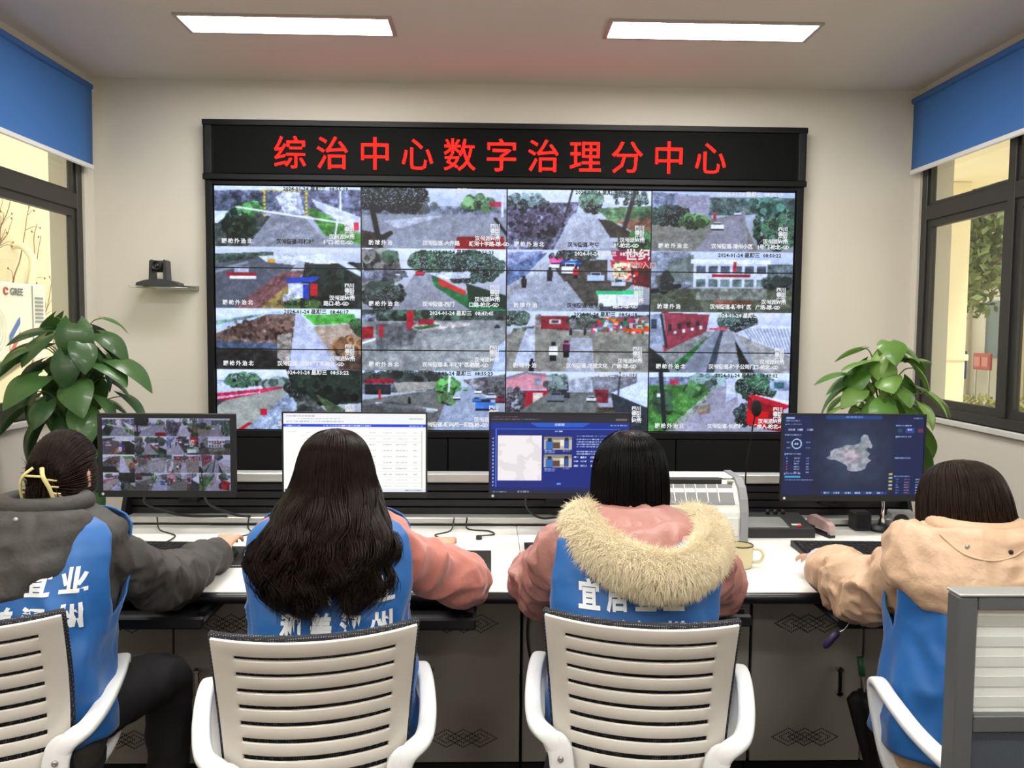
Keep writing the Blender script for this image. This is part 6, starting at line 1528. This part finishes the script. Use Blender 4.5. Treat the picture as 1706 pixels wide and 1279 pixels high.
def pulled_hair(p, H, Rm, m, seed, n=1500):
    rg = np.random.default_rng(seed); a, b, c = .083, .103, .125; C = np.array([.16, -.92, -.10]); C /= np.linalg.norm(C)
    az = rg.uniform(-1, 1, n)*PI; el = np.where(np.abs(az) < 1.15, rg.uniform(.35, 1.0, n), rg.uniform(-.75, 1.0, n))   # az 0 = face side
    el = np.where(np.abs(az) < 1.15, .42+.9*rg.random(n)**1.4, el)
    d = np.stack([np.sin(az)*np.cos(el), np.cos(az)*np.cos(el), np.sin(el)], -1); t = np.linspace(0, 1, 16)
    D = d[:, None]*(1-t)[None, :, None]+C*t[None, :, None]; D /= np.linalg.norm(D, axis=2, keepdims=True)
    lift = 1+.05*np.sin(PI*t)[None, :, None]*rg.random((n, 1, 1))+.03*rg.random((n, 1, 1)); P = D*np.array([a, b, c])*lift
    P = P@Rm.T+H; V, F_ = strands_mesh(P, .0021); fast_mesh('hair', V, F_, m, p)
    nu, nv = 36, 22; T_, A_ = np.meshgrid(np.linspace(-.62, PI/2, nv), np.linspace(0, 2*PI, nu+1), indexing='ij')
    front = np.exp(-((np.minimum(A_, 2*PI-A_))/1.0)**4); T2 = np.maximum(T_, .42*front-.62*(1-front)); G = np.stack([a*.985*np.sin(A_)*np.cos(T2), b*.985*np.cos(A_)*np.cos(T2), c*.985*np.sin(T2)], -1)@Rm.T+H
    idx = np.arange(nv*(nu+1)).reshape(nv, nu+1); Fq = np.stack([idx[:-1, :-1], idx[:-1, 1:], idx[1:, 1:], idx[1:, :-1]], -1).reshape(-1, 4); fast_mesh('hair_mass', G.reshape(-1, 3), Fq, m, p)
    # gathered bunch at the clip and loose ends
    N = 500; base = H+Rm@(C*np.array([a, b, c])); th = rg.uniform(0, 2*PI, N); tt = np.linspace(0, 1, 14)
    off = np.stack([.035*np.sin(th), -.02-.02*rg.random(N), .05*np.cos(th)], -1); end = np.stack([rg.normal(0, .022, N), -.025-.02*rg.random(N), np.where(rg.random(N) < .6, -.05-.07*rg.random(N), .035+.045*rg.random(N))], -1)
    P = (off*.25)[:, None]*(1-tt)[None, :, None]**2+2*(off*1.3)[:, None]*((1-tt)*tt)[None, :, None]+end[:, None]*(tt**2)[None, :, None]
    V, F_ = strands_mesh(base+P@Rm.T, .0021); fast_mesh('hair_bunch', V, F_, m, p)
    N = 90; x0 = rg.normal(0, .006, N); P = np.stack([.008+x0[:, None]+(.012*np.sin(3*tt)+.002*tt)[None], -.028-.012*tt[None]+0*x0[:, None]-.01*rg.random((N, 1)), -.03-.15*tt[None]*(.7+.3*rg.random((N, 1)))], -1)
    V, F_ = strands_mesh(base+P@Rm.T, .0017); fast_mesh('loose_lock', V, F_, m, p)
    return base
cb_ = pulled_hair(p1, H1, R1, M_h1, 5)
M_clip = mat('clip_cream', '#d9cf8e', .3, coat=.3)
clip = None
for s in (-1, 1):
    pts = [cb_+R1@np.array([s*.012+.004, -.045, .052]), cb_+R1@np.array([s*.028, -.058, .03]), cb_+R1@np.array([s*.04, -.05, .0]), cb_+R1@np.array([s*.044, -.035, -.035])]
    c_ = MB().tube(spline(pts, 14), np.linspace(.006, .005, 14), 10, sq=.7)
    for k in range(4):
        q = cb_+R1@np.array([s*(.034+.003*k), -.052+.004*k, .022-.018*k]); c_.tube([q, q+R1@np.array([s*.006, .03, -.006]), q+R1@np.array([-s*.004, .05, -.008])], [.003, .0028, .0018], 6)
    c_.build('hair_clip_jaw', M_clip, p1, True)
MB().rod(cb_+R1@np.array([-.026, -.057, .032]), cb_+R1@np.array([.026, -.057, .03]), .0035, 10).build('hair_clip_hinge', M_clip, p1, True)

# ---- person with long wavy hair, salmon sleeves
M_sal = mat('coat_salmon', '#bf776a', .85, vary=.06, vscale=8, bump=.3, bscale=20, bdist=.02, sheen=.3)
p2 = thing('person', 'seated person with long wavy dark hair, salmon sleeves and blue vest', 'person', (-.42, 2.15, 0), group='people seated at the desk')
b2 = Body(-.405, 2.15, .03, .02, -.02, 1.0)
arms2 = [((-.60, 2.28, 1.02), (-.60, 2.50, .82), (-.52, 2.90, .815)), ((-.235, 2.28, 1.02), (-.075, 2.55, .82), (-.15, 2.93, .80))]
H2 = np.array([-.435, 2.37, 1.185])
R2 = body_skin(p2, b2, H2, .06, -.05, arms2, KN, [(-1, (.25, 1, -.03), .35), (1, (-.08, 1, .16), .6)])
lower(p2, b2, KN)
jacket(p2, b2, arms2, M_sal, [.058, .066, .068, .074, .07, .056, .036], .010, 7, 21, disp=.018)
v2, bv2 = vest(p2, b2, 8, .53)
vest_text(v2, bv2, '宜居宜业', 488, 985, 2.09, .068, 50); vest_text(v2, bv2, '和美汉州', 488, 1040, 2.09, .068, 49.5)
M_h2 = hair_mat('hair_espresso', '#060404', '#21150e', .34)
tab2 = [(.128, .012, .012, 0), (.118, .05, .06, -.002), (.085, .084, .1, -.004), (.03, .104, .12, -.006), (-.03, .118, .13, -.02), (-.085, .145, .12, -.085), (-.14, .172, .10, -.16), (-.2, .182, .085, -.205), (-.255, .155, .075, -.235), (-.32, .105, .06, -.255)]
def am2(t): return np.interp(t, [0, .15, .3, .45, .6, .8, 1], [PI, 2.6, 2.05, 2.0, 1.7, 1.4, 1.3])
make_hair(p2, H2, R2, tab2, am2, 3200, M_h2, 31, wave=.03, wfreq=8.0, r0=.0021, tip=(.66, 1.0), clumps=17, k=30, spread=.012, flare=.12, cl=.88, mass=.6)

# ---- person with the fur hood, black bob
M_pink = mat('jacket_pink', '#b37f76', .45, vary=.07, vscale=7, bump=.4, bscale=22, bdist=.02)
p3 = thing('person', 'seated person with a black bob, pink jacket with a cream fur hood and blue vest', 'person', (.39, 2.15, 0), group='people seated at the desk')
b3 = Body(.385, 2.15, -.03, .02, .0, 1.0)
arms3 = [((.195, 2.29, 1.02), (.16, 2.54, .82), (.30, 2.92, .815)), ((.575, 2.29, 1.02), (.70, 2.55, .815), (.62, 2.93, .815))]
H3 = np.array([.402, 2.38, 1.185])
R3 = body_skin(p3, b3, H3, .0, -.05, arms3, KN, [(-1, (.2, 1, -.03), .35), (1, (-.2, 1, -.03), .35)])
lower(p3, b3, KN)
jacket(p3, b3, arms3, M_pink, [.062, .075, .08, .086, .08, .07, .05], .014, 8, 33, disp=.026)
v3, bv3 = vest(p3, b3, 14, .53, ztop=1.03, grow=.034, wide=1.4)
vest_text(v3, bv3, '宜居宜业', 982, 991, 2.09, .074, 46, .74); vest_text(v3, bv3, '和美汉州', 982, 1050, 2.09, .074, 46, .74)
M_h3 = hair_mat('hair_black', '#040405', '#0f0d0e', .3)
tab3 = [(.128, .01, .01, 0), (.12, .045, .055, 0), (.09, .08, .098, -.002), (.04, .1, .118, -.004), (-.02, .107, .124, -.004), (-.07, .107, .122, -.004), (-.11, .1, .112, -.004), (-.135, .088, .1, -.004)]
def am3(t): return np.interp(t, [0, .2, .4, .6, 1], [PI, 2.4, 2.1, 2.1, 2.15])
make_hair(p3, H3, R3, tab3, am3, 1900, M_h3, 41, wave=.0, r0=.0021, tip=(.95, 1.0), clumps=90, k=18, spread=.003)
# hood: lining dish and fur edge
ring = spline([at(1000, 858, 2.40), at(970, 868, 2.29), at(984, 900, 2.19), at(1025, 932, 2.10), at(1080, 955, 2.045), at(1130, 958, 2.045), at(1172, 933, 2.11), at(1186, 897, 2.2), at(1170, 868, 2.3), at(1135, 862, 2.4)], 60)
cen = b3.w([0, .1, .99])[0]; G = []; kk = 12
for i in range(60):
    e = ring[i]; c0 = np.array([.395+.05*math.sin(-2+4*i/59), 2.33-.07*math.cos(-2+4*i/59)*.8, 1.125])
    for j in range(kk):
        t_ = j/(kk-1); q = c0*(1-t_)+e*t_; q = q+np.array([0, 0, -.012*math.sin(PI*t_)])+.022*(vnoise(np.array([i*.35, t_*3, 1.0]), 5)-.5)*np.array([0, -1, 1]); G.append(q)
idx = np.arange(60*kk).reshape(60, kk); Fq = np.stack([idx[:-1, :-1], idx[:-1, 1:], idx[1:, 1:], idx[1:, :-1]], -1).reshape(-1, 4)
hd3 = fast_mesh('hood', np.array(G), Fq, M_pink, p3); md = hd3.modifiers.new('thickness', 'SOLIDIFY'); md.thickness = .02; md.offset = 0
# outer bag of the hood between ring and back
hood_roll(p3, b3, M_pink, 1.03, .12, .06, .05, 9, 1.9, name='hood_outer', drop=.03)
M_fur = hair_mat('fur_cream', '#f1deb2', '#fff4da', .8); M_fur.node_tree.nodes['Principled BSDF'].inputs['Sheen Weight'].default_value = .4
rad = np.interp(np.arange(60)/59, [0, .12, .3, .5, .7, .88, 1], [.034, .052, .055, .054, .044, .033, .022])
MB().tube(ring, rad*.82, 20).build('fur_core', M_fur, hd3, True)
rg = np.random.default_rng(77); N = 34000; ii = rg.random(N)*58.99; i0 = ii.astype(int); f = (ii-i0)[:, None]
C_ = ring[i0]*(1-f)+ring[i0+1]*f; T_ = ring[np.minimum(i0+1, 59)]-ring[i0]; T_ /= np.linalg.norm(T_, axis=1)[:, None]; rr = rad[i0]*(1-f[:, 0])+rad[i0+1]*f[:, 0]
d = rg.normal(size=(N, 3)); d -= T_*(d*T_).sum(1)[:, None]; d /= np.linalg.norm(d, axis=1)[:, None]
root = C_+d*(rr*.8)[:, None]; flow = d*.75+T_*(rg.normal(0, .25, (N, 1)))+np.array([0, -.15, -.55])+rg.normal(0, .15, (N, 3))+.35*(vnoise(root*40, 3)[:, None]-.5)*T_*2; flow /= np.linalg.norm(flow, axis=1)[:, None]
Lf = (.02+.022*rg.random(N))[:, None]; P = np.stack([root, root+(d*.6+flow*.4)*Lf*.5, root+flow*Lf], 1)
V, F_ = strands_mesh(P, .00085); o = fast_mesh('fur', V, F_, M_fur, hd3); o['kind'] = 'stuff'

# ---- person in the beige jacket, brown bob
M_bei = mat('jacket_beige', '#c6a587', .5, vary=.05, vscale=6, bump=.4, bscale=20, bdist=.02)
p4 = thing('person', 'seated person with a brown bob in a beige padded jacket and blue vest', 'person', (1.28, 2.15, 0), group='people seated at the desk')
b4 = Body(1.275, 2.14, -.04, -.015, .075, .98)
arms4 = [((1.175, 2.27, .98), (1.13, 2.45, .82), (1.13, 2.715, .825)), ((1.56, 2.28, .98), (1.66, 2.5, .82), (1.56, 2.88, .80))]
H4 = np.array([1.36, 2.36, 1.105])
kn4 = [(.03, .37), (.22, .40)]
R4 = body_skin(p4, b4, H4, .1, -.2, arms4, kn4, [(-1, (-.05, 1, -.05), .4), (1, (-.25, 1, -.03), .35)])
lower(p4, b4, kn4)
jacket(p4, b4, arms4, M_bei, [.066, .08, .085, .09, .084, .078, .064], .014, 8, 44, disp=.028)
MB().tube([(1.13, 2.67, .825), (1.13, 2.74, .825), (1.126, 2.79, .818), (1.122, 2.825, .81)], [.05, .058, .05, .036], 20).build('knit_cuff', mat('cuff_grey', '#b9bcc4', .9, bump=.4, bscale=200), p4, True)
v4, bv4 = vest(p4, b4, 19, .51, grow=.038, wide=.6)
vest_text(v4, bv4, '宜居宜业', 1597, 1040, 2.1, .07, 52)
hood_roll(p4, b4, M_bei, 1.045, .165, .115, .06, 6, 2.1, drop=.055, fold=.014, xs=1.4)
MB().tube(b4.w([[.105*math.sin(a), .15-.09*math.cos(a), 1.075] for a in np.linspace(-2.4, 2.4, 24)]), .032, 12).build('collar', M_bei, p4, True)
seam(p4, HOODS[p4.name], [(1556, 874), (1566, 890), (1582, 905), (1603, 921), (1630, 931), (1660, 934), (1688, 927), (1704, 917)], M_bei, .003)
for px, py, m_ in ((1612, 911, M_steel), (1684, 920, M_blackp)):
    h_ = HOODS[p4.name].ray_cast(Vector(CAM), Vector(at(px, py, 2.0)-CAM).normalized())[0]
    if h_ is not None: MB().ell(np.array(h_), (.007, .005, .007), 10, 8).build('snap_button', m_, p4, True)
M_h4 = hair_mat('hair_brown', '#100a07', '#2d1d12', .36)
tab4 = [(.13, .01, .01, 0), (.12, .05, .06, 0), (.09, .088, .104, -.002), (.04, .11, .125, -.004), (-.02, .12, .13, -.006), (-.07, .122, .128, -.008), (-.11, .115, .12, -.01), (-.14, .108, .112, -.012)]
make_hair(p4, H4, R4, tab4, am3, 1900, M_h4, 51, wave=.004, wfreq=4, r0=.0021, tip=(.9, 1.0), clumps=80, k=18, spread=.016, flare=.12)
